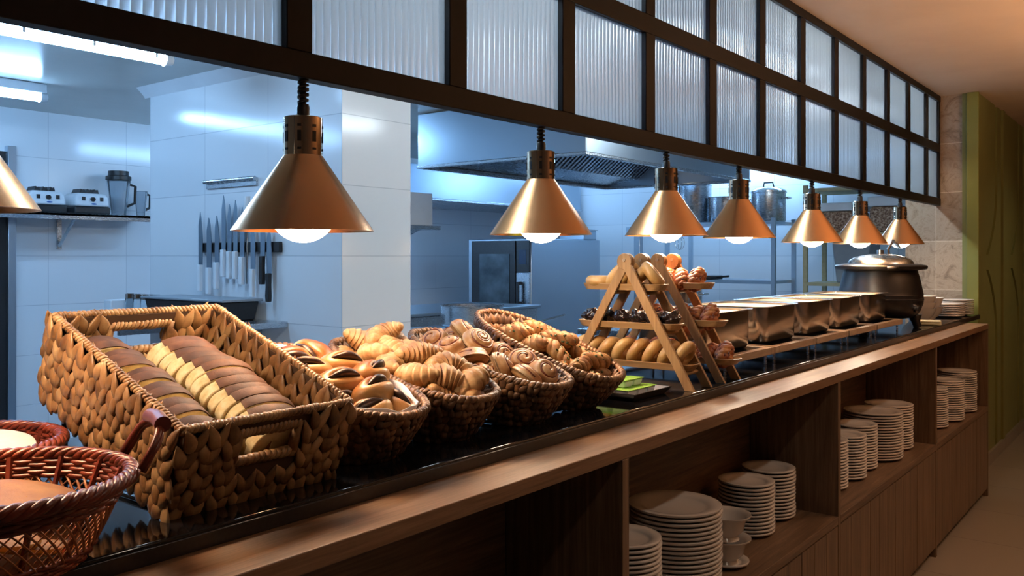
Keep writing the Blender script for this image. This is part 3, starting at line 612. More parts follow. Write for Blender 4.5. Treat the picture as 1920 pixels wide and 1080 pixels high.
# hanging ladle rail and whisks
T = thing('utensil_rail', 'slim steel utensil stand in front of the white wall', 'rail', (-3.95, 6.95, 0))
MB().box((-0.03, -0.03, 0), (0.03, 0.03, 1.62)).obj('post', 'steel_h', T, bevel=0.003); MB().box((-0.10, -0.05, 1.62), (0.10, 0.05, 1.66)).obj('cap', 'steel_h', T); MB().box((-0.12, -0.12, 0), (0.12, 0.12, 0.01)).obj('base', 'steel', T)
for i, (x, zb) in enumerate(((-3.62, 1.465),)):
    T = thing('whisk', 'wire whisk hanging under the corner of the island hood', 'whisk', (x, 7.112, zb))
    MB().cyl((0, 0, 0.12), (0, 0, 0.55), 0.008, n=8).obj('handle', 'steel_m', T)
    for q in range(4):
        a = math.pi * q / 4
        MB().tube([(0.05 * math.sin(math.pi * t / 10) * math.cos(a) * s_, 0.05 * math.sin(math.pi * t / 10) * math.sin(a) * s_, 0.12 - 0.13 * t / 10) if False else
                   (0.045 * math.sin(2 * math.pi * t / 16) * math.cos(a), 0.045 * math.sin(2 * math.pi * t / 16) * math.sin(a), 0.055 + 0.065 * math.cos(2 * math.pi * t / 16)) for t in range(16) for s_ in (1,)], 0.0015, 5, closed=True).obj('wire', 'steel_m', T)
    MB().tube([(0, 0, 0.55), (0.0, 0.0, 0.56)], 0.01, 8).obj('hook', 'steel_m', T)
# second rack with dry goods
rack('storage_rack', (-2.25, 7.9, 0), 0.85, 0.5, (0.5, 1.17, 1.60, 1.99), 'beige painted rack with dry goods behind the far heat lamps', 'cloth', 2.02)
def tub(loc, s, label, mt='grain'):
    T = thing('storage_tub', label, 'tub', loc)
    MB().box((-s[0] / 2, -s[1] / 2, 0), (s[0] / 2, s[1] / 2, s[2] * 0.72)).obj('contents', mt, T, bevel=0.03, seg=3)
    MB().box((-s[0] / 2 - 0.008, -s[1] / 2 - 0.008, s[2] * 0.725), (s[0] / 2 + 0.008, s[1] / 2 + 0.008, s[2])).obj('lid', 'white_p', T, bevel=0.01)
tub((-2.42, 7.85, 1.6005), (0.38, 0.34, 0.26), 'wide tub of dry goods behind the sixth heat lamp')
tub((-2.02, 7.85, 1.6005), (0.26, 0.34, 0.30), 'tub of brown dry goods on the beige rack, nearest the stone wall')
T = thing('prep_bin', 'pale blue bin standing on the lower shelf of the beige rack', 'bin', (-2.3, 7.85, 1.1705))
MB().rings([[(sx * a, sy * a, z) for sx, sy in ((-1, -1), (1, -1), (1, 1), (-1, 1))] for a, z in ((0.13, 0), (0.16, 0.34))]).obj('body', 'grey_p', T, bevel=0.01); MB().cbox((0, 0, 0.35), (0.34, 0.34, 0.018)).obj('lid', 'white_p', T, bevel=0.006)

# ================================================================== heat lamps
used = set()
LZ = -0.0
def heat_lamp():
    T = thing('heat_lamp', 'x', 'heat lamp')
    # origin at the rim centre; shade, collar, sleeve, spring cord, bulb
    MB().lathe([(0.1315, 0.0), (0.036, 0.141), (0.034, 0.141), (0.1297, -0.0005)], 72, cap=False).rings([[(r * math.cos(2 * math.pi * i / 72), r * math.sin(2 * math.pi * i / 72), z) for i in range(72)] for r, z in ((0.1297, -0.0005), (0.1315, 0.0))], cap=False).obj('shade', 'brass', T)
    c = MB(); c.lathe([(0.036, 0.139), (0.036, 0.212), (0.033, 0.2135), (0.012, 0.2135)], 40, cap=True); c.obj('collar', 'chrome', T)
    sl = MB()
    for q in range(8):
        a = 2 * math.pi * q / 8
        for z0, z1 in ((0.165, 0.185), (0.192, 0.197), (0.150, 0.154)):
            sl.box((-0.0035, -0.001, z0), (0.0035, 0.0012, z1), 0, Matrix.Rotation(a, 4, 'Z') @ Matrix.Translation((0, -0.036, 0)))
    sl.obj('vent_slots', 'black', T)
    MB().lathe([(0.0125, 0.2137), (0.0125, 0.231), (0.0105, 0.237), (0.003, 0.237)], 16).obj('sleeve', 'black', T)
    MB().ell((0, 0, 0.040), (0.063, 0.063, 0.062), nu=32, nv=16).obj('bulb', 'bulb', T, smooth=180)
    return T
HL = heat_lamp()
labs = ['copper heat lamp cut off by the left edge of the photo', 'largest full copper heat lamp, hanging over the bread basket', 'copper heat lamp over the baskets, second largest', 'copper heat lamp right behind the wooden tower, third largest',
        'copper heat lamp over the first steel food pans', 'copper heat lamp over the middle steel food pans', 'copper heat lamp just left of the soup kettle lid handle, over the last pan', 'farthest and smallest copper heat lamp, over the soup kettle']
for i, (y, z) in enumerate([(0.44, 1.463), (1.057, 1.447), (1.818, 1.455), (2.497, 1.465), (3.062, 1.467), (3.85, 1.461), (4.558, 1.462), (5.326, 1.467)]):
    o = place(HL, used, (-1.318, y, z), (0, 0, R(40 * i)), labs[i], 'heat lamp', 'copper heat lamps hanging from the screen beam')
    ctop = 1.7305 - z
    cd = MB(); n = max(1, int((ctop - 0.237) / 0.0085)); pts = []
    for j in range(n * 12 + 1): pts.append((0.0085 * math.cos(j * math.pi / 6), 0.0085 * math.sin(j * math.pi / 6), 0.236 + (ctop - 0.236) * j / (n * 12)))
    cd.tube(pts, 0.0028, 6); cd.cyl((0, 0, 0.236), (0, 0, ctop), 0.006, n=8)
    cd.obj('spring_cord', 'black', o)
# ================================================================== weaving helpers
def leaf(mb, p, al, nm, Ln, W, D, mi=0):
    mi = mi
    al = al.normalized(); nm = (nm - al * nm.dot(al)).normalized(); sd = al.cross(nm)
    rs = []
    for t, w_ in ((0.0, 0.25), (0.18, 0.85), (0.4, 1.0), (0.62, 0.82), (0.84, 0.42), (1.0, 0.03)):
        c = p + al * (Ln * (t - 0.5)) + nm * (D * 0.5 * math.sin(math.pi * min(1, t * 0.9 + 0.08)))
        rs.append([tuple(c + sd * (W * 0.5 * w_ * math.cos(q)) + nm * (D * w_ * math.sin(q) * (1 if math.sin(q) > 0 else 0.4))) for q in (0, 0.8, 1.57, 2.34, 3.14, 4.71)])
    mb.rings(rs, mi=mi)
def weave_surface(mb, S, length, height, rows, Ln, W, D, skip=None, seed=1, inner=False, mi=0):
    rg = random.Random(seed); n = max(6, int(length / (W * 0.80)))
    for j in range(rows):
        h = (j + 0.45) / rows
        for i in range(n):
            s = (i + 0.5 * (j % 2) + rg.uniform(-.12, .12)) / n
            if skip and skip(s % 1, h): continue
            p, up, nm = S(s % 1, h)
            sd = up.cross(nm)
            a = R(24) * (1 if (i % 2) else -1) + rg.uniform(-.13, .13)
            al = up * math.cos(a) + sd * math.sin(a)
            leaf(mb, p + nm * rg.uniform(0, 0.0015), al, nm, Ln * rg.uniform(.85, 1.15), W * rg.uniform(.85, 1.15), D * rg.uniform(.8, 1.2), 0 if rg.random() < 0.62 else 1)
TIL = R(20.6)
def tilted(front, y, half, TIL=TIL):   # world matrix-free placement: rotation about Y, front bottom edge touches the slab
    return (front - half * math.cos(TIL), y, SZ + half * math.sin(TIL) + 0.001), (0, TIL, 0)

def stand(front, y, half, wid, label, TIL=TIL):
    """low black wedge that tips a basket towards the guests"""
    loc, rot = tilted(front, y, half, TIL)
    T = thing('basket_stand', label, 'stand', (loc[0], y, SZ), group='black wedge stands under the baskets')
    c, s = math.cos(TIL), math.sin(TIL); mb = MB()
    xb, xf = -half * 0.9 * c, half * 0.62 * c; zf = lambda x: (loc[2] - SZ) - x / c * s - 0.004
    vs = [(xb, -wid, 0.0), (xf, -wid, 0.0), (xf, wid, 0.0), (xb, wid, 0.0), (xb, -wid, zf(xb)), (xf, -wid, zf(xf)), (xf, wid, zf(xf)), (xb, wid, zf(xb))]
    def rail(a, b): mb.tube([vs[a], vs[b]], 0.004, 8)
    for a, b in ((4, 5), (7, 6), (4, 7), (5, 6), (0, 3), (1, 2), (0, 1), (3, 2)): rail(a, b)
    mb.obj('rack_frame', 'black', T, loc=(0, 0, 0.0045))
    lg = MB()
    for a, b in ((0, 4), (1, 5), (2, 6), (3, 7)):
        lg = MB(); lg.tube([vs[a], vs[b]], 0.005, 8); lg.obj('leg', 'black', T)

# ------------------------------------------------------------------ rectangular bread basket
BL, BWd, BH = 0.39, 0.290, 0.139
loc, rot = tilted(-1.133, 0.812, BL / 2)
bb = thing('bread_basket', 'large rectangular woven basket with handle holes, full of sliced bread', 'basket', loc, rot)
hx, hy = BL / 2, BWd / 2
per = [(hx, -hy), (hx, hy), (-hx, hy), (-hx, -hy)]
def mk_rect_surface(off, sign, flare=0.010):
    a, b = hx + off, hy + off; segs = [(Vector((a, -b, 0)), Vector((a, b, 0)), Vector((1, 0, 0))), (Vector((a, b, 0)), Vector((-a, b, 0)), Vector((0, 1, 0))),
            (Vector((-a, b, 0)), Vector((-a, -b, 0)), Vector((-1, 0, 0))), (Vector((-a, -b, 0)), Vector((a, -b, 0)), Vector((0, -1, 0)))]
    tot = sum((q[1] - q[0]).length for q in segs)
    def S(s, h):
        d = s * tot
        for p0, p1, nm in segs:
            l = (p1 - p0).length
            if d <= l:
                p = p0 + (p1 - p0) * (d / l)
                return p + nm * (flare * (h - 0.5)) + Vector((0, 0, BH * h)), Vector((0, 0, 1)), nm * sign
            d -= l
        return segs[0][0], Vector((0, 0, 1)), segs[0][2] * sign
    return S, tot
HW, H0, H1 = 0.054, 0.50, 0.84   # handle hole half width and height range
def hole(p, h): return abs(p.y) < HW + 0.006 and H0 - 0.10 < h < H1 + 0.14 and abs(p.x) > hx - 0.03
core = MB()
for sx in (1, -1):
    x0, x1 = sorted((sx * (hx - 0.004), sx * (hx + 0.004)))
    core.box((x0, -hy, 0), (x1, hy, BH * H0)).box((x0, -hy, BH * H1), (x1, hy, BH)).box((x0, -hy, BH * H0), (x1, -HW, BH * H1)).box((x0, HW, BH * H0), (x1, hy, BH * H1))
for sy in (1, -1):
    y0, y1 = sorted((sy * (hy - 0.004), sy * (hy + 0.004))); core.box((-hx + 0.004, y0, 0), (hx - 0.004, y1, BH))
core.box((-hx, -hy, -0.001), (hx, hy, 0.006))
core.obj('core', 'weave_b', bb, smooth=0)
wv = MB()
So, tot = mk_rect_surface(0.006, 1); Si, toti = mk_rect_surface(-0.006, -1)
weave_surface(wv, So, tot, BH, 6, 0.046, 0.0225, 0.0048, lambda s, h: hole(So(s, h)[0], h), 3)
weave_surface(wv, Si, toti, BH, 5, 0.052, 0.0215, 0.004, lambda s, h: hole(Si(s, h)[0], h), 4, True)
rg = random.Random(9)
# short wraps over the rim
def wraps(mb, pts, r, step, seed=1, tilt=0.5, closed=True):
    rg = random.Random(seed); n = len(pts); acc = 0
    for i in range(n if closed else n - 1):
        a, b = Vector(pts[i]), Vector(pts[(i + 1) % n]); l = (b - a).length; d = (b - a) / l; q = 0
        while q < l:
            c = a + d * q; up = Vector((0, 0, 1)); sd = d.cross(up).normalized(); rr = r * rg.uniform(.9, 1.12); ring = []
            dd = d * (step * 0.5)
            ra = []
            for k_, (off, s_) in enumerate(((-1, 0.82), (-0.4, 1.05), (0.4, 1.05), (1, 0.82))):
                ra.append([tuple(c + dd * off + d * (tilt * rr * math.sin(t)) + sd * (rr * s_ * math.cos(t)) + up * (rr * s_ * math.sin(t))) for t in [2 * math.pi * m_ / 8 for m_ in range(8)]])
            mb.rings(ra); q += step * rg.uniform(.85, 1.05)
zr = BH + 0.002
wraps(wv, [(hx + 0.004, -hy - 0.004, zr), (hx + 0.004, hy + 0.004, zr), (-hx - 0.004, hy + 0.004, zr), (-hx - 0.004, -hy - 0.004, zr)], 0.0068, 0.008, 5)
wv.obj('woven_body', ('weave', 'weave_2'), bb, smooth=180)
for sx in (1, -1):
    hb_ = MB(); z0, z1 = BH * H0, BH * H1; x = sx * hx
    wraps(hb_, [(x, -HW, z0), (x, HW, z0)], 0.0082, 0.010, 6, closed=False)
    wraps(hb_, [(x, -HW, z1 + 0.002), (x, HW, z1 + 0.002)], 0.0095, 0.008, 7, closed=False)
    for sy in (-1, 1):
        hb_.tube([(x, sy * HW, z0 - 0.006), (x, sy * (HW + 0.002), z1 + 0.006)], 0.0085, 8)
    hb_.obj('handle_hole_edge', 'weave', bb, smooth=180)
stand(-1.133, 0.812, BL / 2, 0.12, 'black wire wedge stand under the rectangular bread basket')

# bread slices
def slice_poly(w_, h_, k=18):
    P = [(-w_ * 0.46, 0), (w_ * 0.46, 0), (w_ * 0.47, h_ * 0.55)]
    for i in range(k + 1):
        a = math.pi * i / k; P.append((w_ * 0.5 * math.cos(a) * (1 if abs(math.cos(a)) < 0.95 else 1.02), h_ * 0.62 + h_ * 0.38 * math.sin(a) ** 0.8))
    P.append((-w_ * 0.47, h_ * 0.55)); return P
SLM = Matrix(((0, 0, 1, 0), (1, 0, 0, 0), (0, 1, 0, 0), (0, 0, 0, 1)))
def bread_slice(nm, w_, h_, th, crust, top_only, seed):
    T = thing('bread_slice', nm, 'bread slice'); P = slice_poly(w_, h_)
    P2 = [(x * 0.96, z * 0.965 + 0.001) for x, z in P]
    MB().prism(P2, 0, th, SLM).lump(0.002, 40, seed).obj('crumb', 'crumb', T, smooth=60, bevel=0.002)
    n = len(P); idx = list(range(n)) if not top_only else list(range(2, n - 6))
    cr = MB(); x0, x1 = 0.0006, th - 0.0006; t2 = th / 2; rs = []
    for i in idx:
        (ax, az), (bx_, bz) = P[i], P2[i]; e = (ax * 0.988, az * 0.988)
        rs.append([(x0, e[0], e[1]), (t2 * 0.5, ax, az), (t2 * 1.5, ax, az), (x1, e[0], e[1]), (x1, bx_, bz), (x0, bx_, bz)])
    cr.rings(rs, closed=not top_only)
    cr.lump(0.002, 40, seed)
    cr.obj('crust', crust, T, smooth=60)
    return T
sa = bread_slice('x', 0.100, 0.110, 0.0225, 'crust', False, 1)
sb = bread_slice('x', 0.118, 0.112, 0.0225, 'crust', True, 2)
sl_ = bread_slice('x', 0.105, 0.100, 0.021, 'crust_l', False, 3)
def in_tilt(loc, rot, p, r):    # world placement of something given in a tilted basket's frame
    Mw = Matrix.Translation(loc) @ Euler(rot).to_matrix().to_4x4(); Ml = Matrix.Translation(p) @ Euler(r).to_matrix().to_4x4(); W = Mw @ Ml
    return W.to_translation(), W.to_3x3()
used_s = set(); rg = random.Random(4)
def slice_at(pr, p, r, label, grp):
    a, b = in_tilt(loc, rot, p, r); return place(pr, used_s, a, b, label, 'bread slice', grp)
for i in range(13):
    slice_at(sa, (-0.175 + 0.0255 * i, -0.084 + rg.uniform(-.003, .003), 0.0075 + 0.008 * math.sin(i * 0.3)), (0, R(7 + rg.uniform(-4, 4)), R(rg.uniform(-5, 5))),
             'brown-crusted slice in the left loaf of the bread basket, %s from the back' % ORD[i], 'slices of the left loaf')
for i in range(13):
    slice_at(sb, (-0.155 + 0.0248 * i, 0.056 + rg.uniform(-.004, .004), 0.0075 + 0.010 * math.sin(i * 0.26)), (R(3), R(8 + rg.uniform(-4, 4)), R(-7 + rg.uniform(-5, 5))),
             'pale-sided slice in the right loaf of the bread basket, %s from the back' % ORD[i], 'slices of the right loaf')
slice_at(sl_, (0.164, 0.085, 0.012), (R(12), R(-8), R(4)), 'light crusted slice seen through the front handle hole, on the right', 'slices at the front handle hole')

# ------------------------------------------------------------------ oval baskets
def ov(h): k = h ** 0.75; return 0.148 + 0.060 * k, 0.078 + 0.032 * k
OH = 0.104
def se(t):   # blunt-ended oval
    c, s = math.cos(t), math.sin(t); return math.copysign(abs(c) ** 0.82, c), math.copysign(abs(s) ** 0.82, s)
def oval_S(off, sign):
    def S(s, h):
        a, b = ov(h); th = 2 * math.pi * s; c, s_ = se(th)
        n_ = Vector((c / a, s_ / b, 0)).normalized(); up = Vector((c * 0.5, s_ * 0.28, 1)).normalized()
        p = Vector((a * c, b * s_, OH * h)) + n_ * off
        nm = (n_ - up * n_.dot(up)).normalized() * sign
        return p, up, nm
    return S
def oval_basket(label, front, y, mt, seed, proto=None, til=R(13)):
    l, r = tilted(front, y, 0.148, til)
    if proto:
        o = dup(proto); o.location = l; o.rotation_euler = (0, r[1], R([0, -1.5, 2, 1][seed % 4])); tag(o, label, 'basket', 'oval woven pastry baskets'); return o, l, tuple(o.rotation_euler)
    T = thing('pastry_basket', label, 'basket', l, r, 'oval woven pastry baskets')
    c = MB(); prof = []
    for h in (0, 0.25, 0.5, 0.75, 1): prof.append(h)
    n = 48
    outer = [[((ov(h)[0]) * se(2 * math.pi * i / n)[0], (ov(h)[1]) * se(2 * math.pi * i / n)[1], OH * h) for i in range(n)] for h in prof]
    inner = [[((ov(h)[0] - 0.006) * se(2 * math.pi * i / n)[0], (ov(h)[1] - 0.006) * se(2 * math.pi * i / n)[1], max(OH * h, 0.006)) for i in range(n)] for h in reversed(prof)]
    c.rings(outer + inner); c.obj('core', 'weave_b', T)
    wv = MB()
    weave_surface(wv, oval_S(0.003, 1), 1.02, OH, 6, 0.034, 0.0195, 0.0055, None, seed)
    weave_surface(wv, oval_S(-0.009, -1), 0.98, OH, 5, 0.036, 0.0185, 0.004, None, seed + 9)
    wv.obj('woven_body', (mt, 'weave_d2'), T, smooth=180)
    rm = MB(); n = 60; a, b = ov(1)
    wraps(rm, [((a + 0.001) * se(2 * math.pi * i / n)[0], (b + 0.001) * se(2 * math.pi * i / n)[1], OH + 0.002) for i in range(n)], 0.0078, 0.011, seed)
    rm.obj('rim', mt, T, smooth=180)
    return T, l, r
OB = {}
T0, l, r = oval_basket('oval woven basket of chocolate-filled buns beside the rectangular bread basket', -1.160, 1.098, 'weave_d', 11); OB[0] = (l, r)
for k, (yy, lab, fr_) in enumerate([(1.318, 'oval woven basket heaped with croissants', -1.168), (1.545, 'oval woven basket heaped with cinnamon rolls', -1.150), (1.775, 'oval woven basket of savoury pastries, its empty back end showing', -1.163)]):
    o, l, r = oval_basket(lab, fr_, yy, 'weave_d', k + 1, T0, R((12.5, 13.5, 20)[k])); OB[k + 1] = (l, r)
for k, lab in enumerate(('chocolate bun basket', 'croissant basket', 'cinnamon roll basket', 'savoury pastry basket')):
    stand((-1.160, -1.168, -1.150, -1.163)[k], (1.098, 1.318, 1.545, 1.775)[k], 0.148, 0.06, 'black wire wedge stand under the %s' % lab, R((13, 12.5, 13.5, 20)[k]))
# paper liner in the chocolate bun basket
l, r = OB[0]
ln_ = MB(); n = 60; rr = []
for h, o_ in ((0.25, 0.010), (0.6, 0.012), (0.92, 0.013), (1.07, 0.014)):
    a, b = ov(min(h, 1)); rr.append([((a - o_ + 0.003 * math.sin(i * 1.9 + h * 9)) * se(2 * math.pi * i / n)[0], (b - o_ + 0.002 * math.sin(i * 1.3)) * se(2 * math.pi * i / n)[1], OH * h + (0.004 * math.sin(i * 0.7) if h > 1 else 0)) for i in range(n)])
ln_.rings(rr, cap=False)
for q in (0,):
    o = ln_.obj('paper_liner', 'paper', loc=l, rot=r, smooth=180); tag(o, 'white paper liner inside the basket of chocolate buns', 'paper liner')
    md = o.modifiers.new('thickness', 'SOLIDIFY'); md.thickness = 0.0008

# ------------------------------------------------------------------ pastry kinds
def croissant(seed, Rr=0.034, rmax=0.022, arc=115, name='croissant'):
    T = thing(name, 'x', 'croissant'); mb = MB(); n = 16; K = 64; rs = []; rg = random.Random(seed)
    for j in range(K + 1):
        t = j / K * 2 - 1; a = t * R(arc)
        rr = rmax * (max(0.0, 1 - abs(t) ** 2.2)) ** 0.62 * (1 - 0.25 * abs(t)) + 0.0035
        ph = (abs(t) * 4.6) % 1.0; rr *= 0.86 + 0.20 * (1 - ph) ** 0.7
        c = Vector((Rr * math.cos(a) - Rr * 0.6, Rr * 1.25 * math.sin(a), 0.0)); tn = Vector((-math.sin(a), 1.25 * math.cos(a), 0)).normalized(); sd = Vector((tn.y, -tn.x, 0))
        rs.append([tuple(c + sd * (rr * math.cos(q)) + Vector((0, 0, rr * 0.88 * math.sin(q)))) for q in [2 * math.pi * i / n for i in range(n)]])
    mb.rings(rs); mb.lump(0.003, 30, seed); mb.obj('body', 'croissant', T, smooth=180) 
    return T
def single(mb_T, nm):   # a thing made of one mesh: drop the empty and keep the mesh
    ch = mb_T.children[0]; ch.parent = None; ch.name = nm; bpy.data.objects.remove(mb_T); return ch
CR = [single(croissant(s, *a), 'croissant') for s, a in ((1, (0.032, 0.027, 92)), (2, (0.038, 0.026, 72)), (3, (0.030, 0.028, 105)), (4, (0.055, 0.026, 48)))]
def choc_bun(seed):
    T = thing('chocolate_bun', 'x', 'bun'); mb = MB(); K, n = 24, 20; rs = []
    mb.ell((0, 0, 0), (0.050, 0.040, 0.033), nu=32, nv=20)
    for i, v in enumerate(mb.v):   # a slot pressed in on the top-front side
        x, y, z = v; q = math.exp(-((z - 0.010) / 0.008) ** 2) * math.exp(-(x / 0.034) ** 4)
        if y < 0: mb.v[i] = (x, y + 0.014 * q, z)
    mb.lump(0.003, 28, seed); mb.obj('dough', 'bun', T, smooth=180)
    c = MB(); pts = [Vector((0.034 * t, -0.0325 * math.sqrt(max(0.05, 1 - 0.5 * t * t)) + 0.0005, 0.0120 - 0.006 * t * t)) for t in [k / 6 for k in range(-6, 7)]]
    c.tube(pts, [0.001 + 0.0082 * math.sin(math.pi * (k + 0.5) / 13) for k in range(13)], 10, flat=0.8); c.lump(0.002, 60, seed)
    c.obj('chocolate_filling', 'choc', T, smooth=180); return T
CB = [choc_bun(1), choc_bun(2)]
def cinnamon(seed, R0=0.0385, H=0.044, turns=2.4, sp='cinn', dough='roll'):
    T = thing('cinnamon_roll', 'x', 'pastry roll'); mb = MB(); nr, na = 26, 64; pitch = R0 / turns
    def top(rr, th):
        ph = (rr / pitch - th / (2 * math.pi)) % 1.0; rid = math.sin(math.pi * ph) ** 0.5
        e = max(0.0, 1 - (rr / R0) ** 5); 
        if rr < pitch * 0.35: rid = 0.9
        return H * (0.58 + 0.25 * (1 - (rr / R0) ** 2)) * (0.25 + 0.75 * e ** 0.5) + 0.0065 * (rid - 0.6) * min(1, (R0 - rr) / (0.25 * pitch))
    rs = [[(0.0008 * math.cos(2 * math.pi * i / na), 0.0008 * math.sin(2 * math.pi * i / na), 0) for i in range(na)], [(R0 * 0.9 * math.cos(2 * math.pi * i / na), R0 * 0.9 * math.sin(2 * math.pi * i / na), 0) for i in range(na)],
          [(R0 * 1.02 * math.cos(2 * math.pi * i / na), R0 * 1.02 * math.sin(2 * math.pi * i / na), H * 0.22) for i in range(na)]]
    for j in range(nr, 0, -1):
        rr = R0 * j / nr; rs.append([(rr * math.cos(2 * math.pi * i / na), rr * math.sin(2 * math.pi * i / na), top(rr, 2 * math.pi * i / na)) for i in range(na)])
    mb.rings(rs); mb.lump(0.0028, 28, seed); mb.obj('dough', dough, T, smooth=180)
    c = MB(); pts = []
    for k in range(int(turns * 26)):
        th = 2 * math.pi * k / 26; rr = pitch * th / (2 * math.pi) + pitch * 0.0
        if rr < pitch * 0.5 or rr > R0 * 0.88: continue
        pts.append((rr * math.cos(th), rr * math.sin(th), top(rr + 0.0004, th) + 0.0012))
    c.tube(pts, 0.0027, 6); c.lump(0.002, 50, seed); c.obj('filling', sp, T, smooth=180); return T
CI = [cinnamon(1), cinnamon(2, 0.036, 0.046, 2.0), cinnamon(3, 0.038, 0.040, 2.8)]
def savory(seed, L_=0.052, rad=0.015, mt='savory', herb='herb', name='savoury_twist'):
    T = thing(name, 'x', 'savoury pastry'); rg = random.Random(seed); mb = MB()
    for s in (0, 1, 2):
        pts = []; rr = []
        for k in range(31):
            t = k / 30 * 2 - 1; a = 2 * math.pi * (t * 0.9 + s / 3)
            e = math.sqrt(max(0.04, 1 - t * t)); pts.append((L_ * t, rad * 0.75 * e * math.cos(a), rad * 0.75 * e * math.sin(a) + 0.0)); rr.append(rad * 0.72 * e * rg.uniform(.9, 1.1) + 0.001)
        mb.tube(pts, rr, 9)
    mb.lump(0.006, 38, seed); mb.obj('dough', mt, T, smooth=180)
    h = MB()
    for k in range(26):
        t = rg.uniform(-.85, .85); a = rg.uniform(0, math.pi); e = math.sqrt(1 - t * t); q = rad * 1.32 * e
        h.ell((L_ * t, q * math.cos(a), q * math.sin(a)), (rg.uniform(.003, .007), rg.uniform(.002, .005), rg.uniform(.0015, .003)), nu=6, nv=4)
    h.obj('topping', herb, T, smooth=60); return T
SV = [savory(1), savory(2, 0.045, 0.017), savory(5, 0.05, 0.014)]
FL = [savory(7, 0.045, 0.017, 'flaky', 'cinn', 'glazed_pastry'), savory(8, 0.04, 0.019, 'flaky', 'cinn', 'glazed_pastry')]
def bagel(seed, R0=0.0275, r0=0.0168):
    mb = MB(); n, m_ = 40, 18; rs = []
    for j in range(n):
        a = 2 * math.pi * j / n; rs.append([((R0 + r0 * math.cos(q)) * math.cos(a), (R0 + r0 * math.cos(q)) * math.sin(a), r0 * 0.92 * math.sin(q)) for q in [2 * math.pi * i / m_ for i in range(m_)]])
    mb.rings(rs, closed=True); mb.lump(0.003, 25, seed); return mb.obj('bagel', 'bagel', smooth=180)
BG = [bagel(1), bagel(2, 0.0265, 0.0175)]
def muffin(seed):
    T = thing('chocolate_muffin', 'x', 'muffin'); MB().lathe([(0.017, -0.016), (0.024, 0.004), (0.022, 0.006)], 24).obj('base', 'choc', T)
    mb = MB().ell((0, 0, 0.009), (0.0262, 0.0262, 0.019), nu=28, nv=18); mb.lump(0.010, 75, seed); mb.obj('icing', 'choc_i', T, smooth=180)
    return T
MF = [muffin(1), muffin(4)]

ROWN = ['front', 'second', 'third', 'fourth', 'fifth', 'sixth', 'seventh', 'eighth']
def fill(basket, protos, items, kind, cat, noun, group, zoff=0.0):
    l, r = OB[basket]; rg = random.Random(basket * 5 + 3); us = USED
    for layer, lname in ((0, 'lower layer'), (1, 'upper layer'), (2, 'crown of the heap')):
        its = [it for it in items if it[5] == layer]; its.sort(key=lambda q: -q[0]); rows = []
        for it in its:
            if rows and abs(rows[-1][0][0] - it[0]) < 0.024: rows[-1].append(it)
            else: rows.append([it])
        for ri, row in enumerate(rows):
            row.sort(key=lambda q: q[1])
            for ci, (x, y, h, rr, pi, _) in enumerate(row):
                p, m_ = in_tilt(l, r, (x, y, h + zoff), rr)
                pos = ORD[ci] + ' from left' if len(row) > 1 else 'alone'
                place(protos[pi % len(protos)], us, p, m_, '%s, %s, %s, %s' % (noun, lname, 'front row' if ri == 0 else ROWN[ri] + ' row from front', pos), cat, group)
USED = set()
def grid(rows, h0, h1, rotf, seed, npro):
    rg = random.Random(seed); out = []
    for x, ys, layer in rows:
        for y in ys:
            h = (h0, h1, 2 * h1 - h0 - 0.006)[layer] + rg.uniform(-.004, .004)
            out.append((x + rg.uniform(-.004, .004), y + rg.uniform(-.003, .003), h, rotf(rg, x, y), rg.randrange(npro), layer))
    return out
low = [(0.142, (-0.032, 0.032), 0), (0.100, (-0.060, 0.0, 0.060), 0), (0.035, (-0.066, 0.0, 0.066), 0), (-0.032, (-0.066, 0.0, 0.066), 0), (-0.098, (-0.060, 0, 0.060), 0), (-0.160, (-0.034, 0.034), 0)]
top_ = [(0.128, (-0.036, 0.034), 1), (0.066, (-0.044, 0.040), 1), (0.000, (-0.048, 0.044), 1), (-0.066, (-0.046, 0.044), 1), (-0.132, (-0.025, 0.034), 1)]
cap_ = [(0.030, (-0.006,), 2), (-0.036, (-0.01,), 2), (-0.10, (0.008,), 2)]
fill(1, CR, grid(low + top_ + cap_, 0.080, 0.116, lambda g, x, y: (g.uniform(-.6, .6), g.uniform(-.5, .9), g.uniform(-3.1, 3.1)), 5, 4), 'croissant', 'croissant', 'golden croissant', 'croissants in the oval basket')
lowB = [(0.136, (-0.034, 0.034), 0), (0.072, (-0.050, 0.048), 0), (0.006, (-0.052, 0.052), 0), (-0.060, (-0.052, 0.052), 0), (-0.130, (-0.046, 0.044), 0)]
topB = [(0.112, (-0.004, ), 1), (0.045, (-0.030, 0.048), 1), (-0.026, (-0.040, 0.038), 1), (-0.098, (-0.03, 0.03), 1)]
fill(0, CB, grid(lowB + topB, 0.080, 0.112, lambda g, x, y: (R(-38) + g.uniform(-.5, .4), g.uniform(-.4, .5), R(60) + g.uniform(-1.3, 1.1)), 6, 2), 'bun', 'bun', 'chocolate-filled bun', 'chocolate buns in the oval basket')
fill(2, CI, grid(low + top_ + cap_[1:], 0.066, 0.098, lambda g, x, y: (g.uniform(-.5, .5) - y * 7, R(30) + g.uniform(-.5, .6), g.uniform(-3, 3)), 8, 3), 'roll', 'pastry roll', 'cinnamon roll', 'cinnamon rolls in the oval basket')
lowS = [q for q in low if q[0] > -0.11]; topS = [q for q in top_ if q[0] > -0.07]
fill(3, SV, grid(lowS + topS + cap_[:1], 0.078, 0.108, lambda g, x, y: (g.uniform(-3, 3) * 0.3, g.uniform(-.5, .6), g.uniform(-3.1, 3.1)), 9, 3), 'savoury', 'savoury pastry', 'savoury herb twist', 'savoury twists in the oval basket')

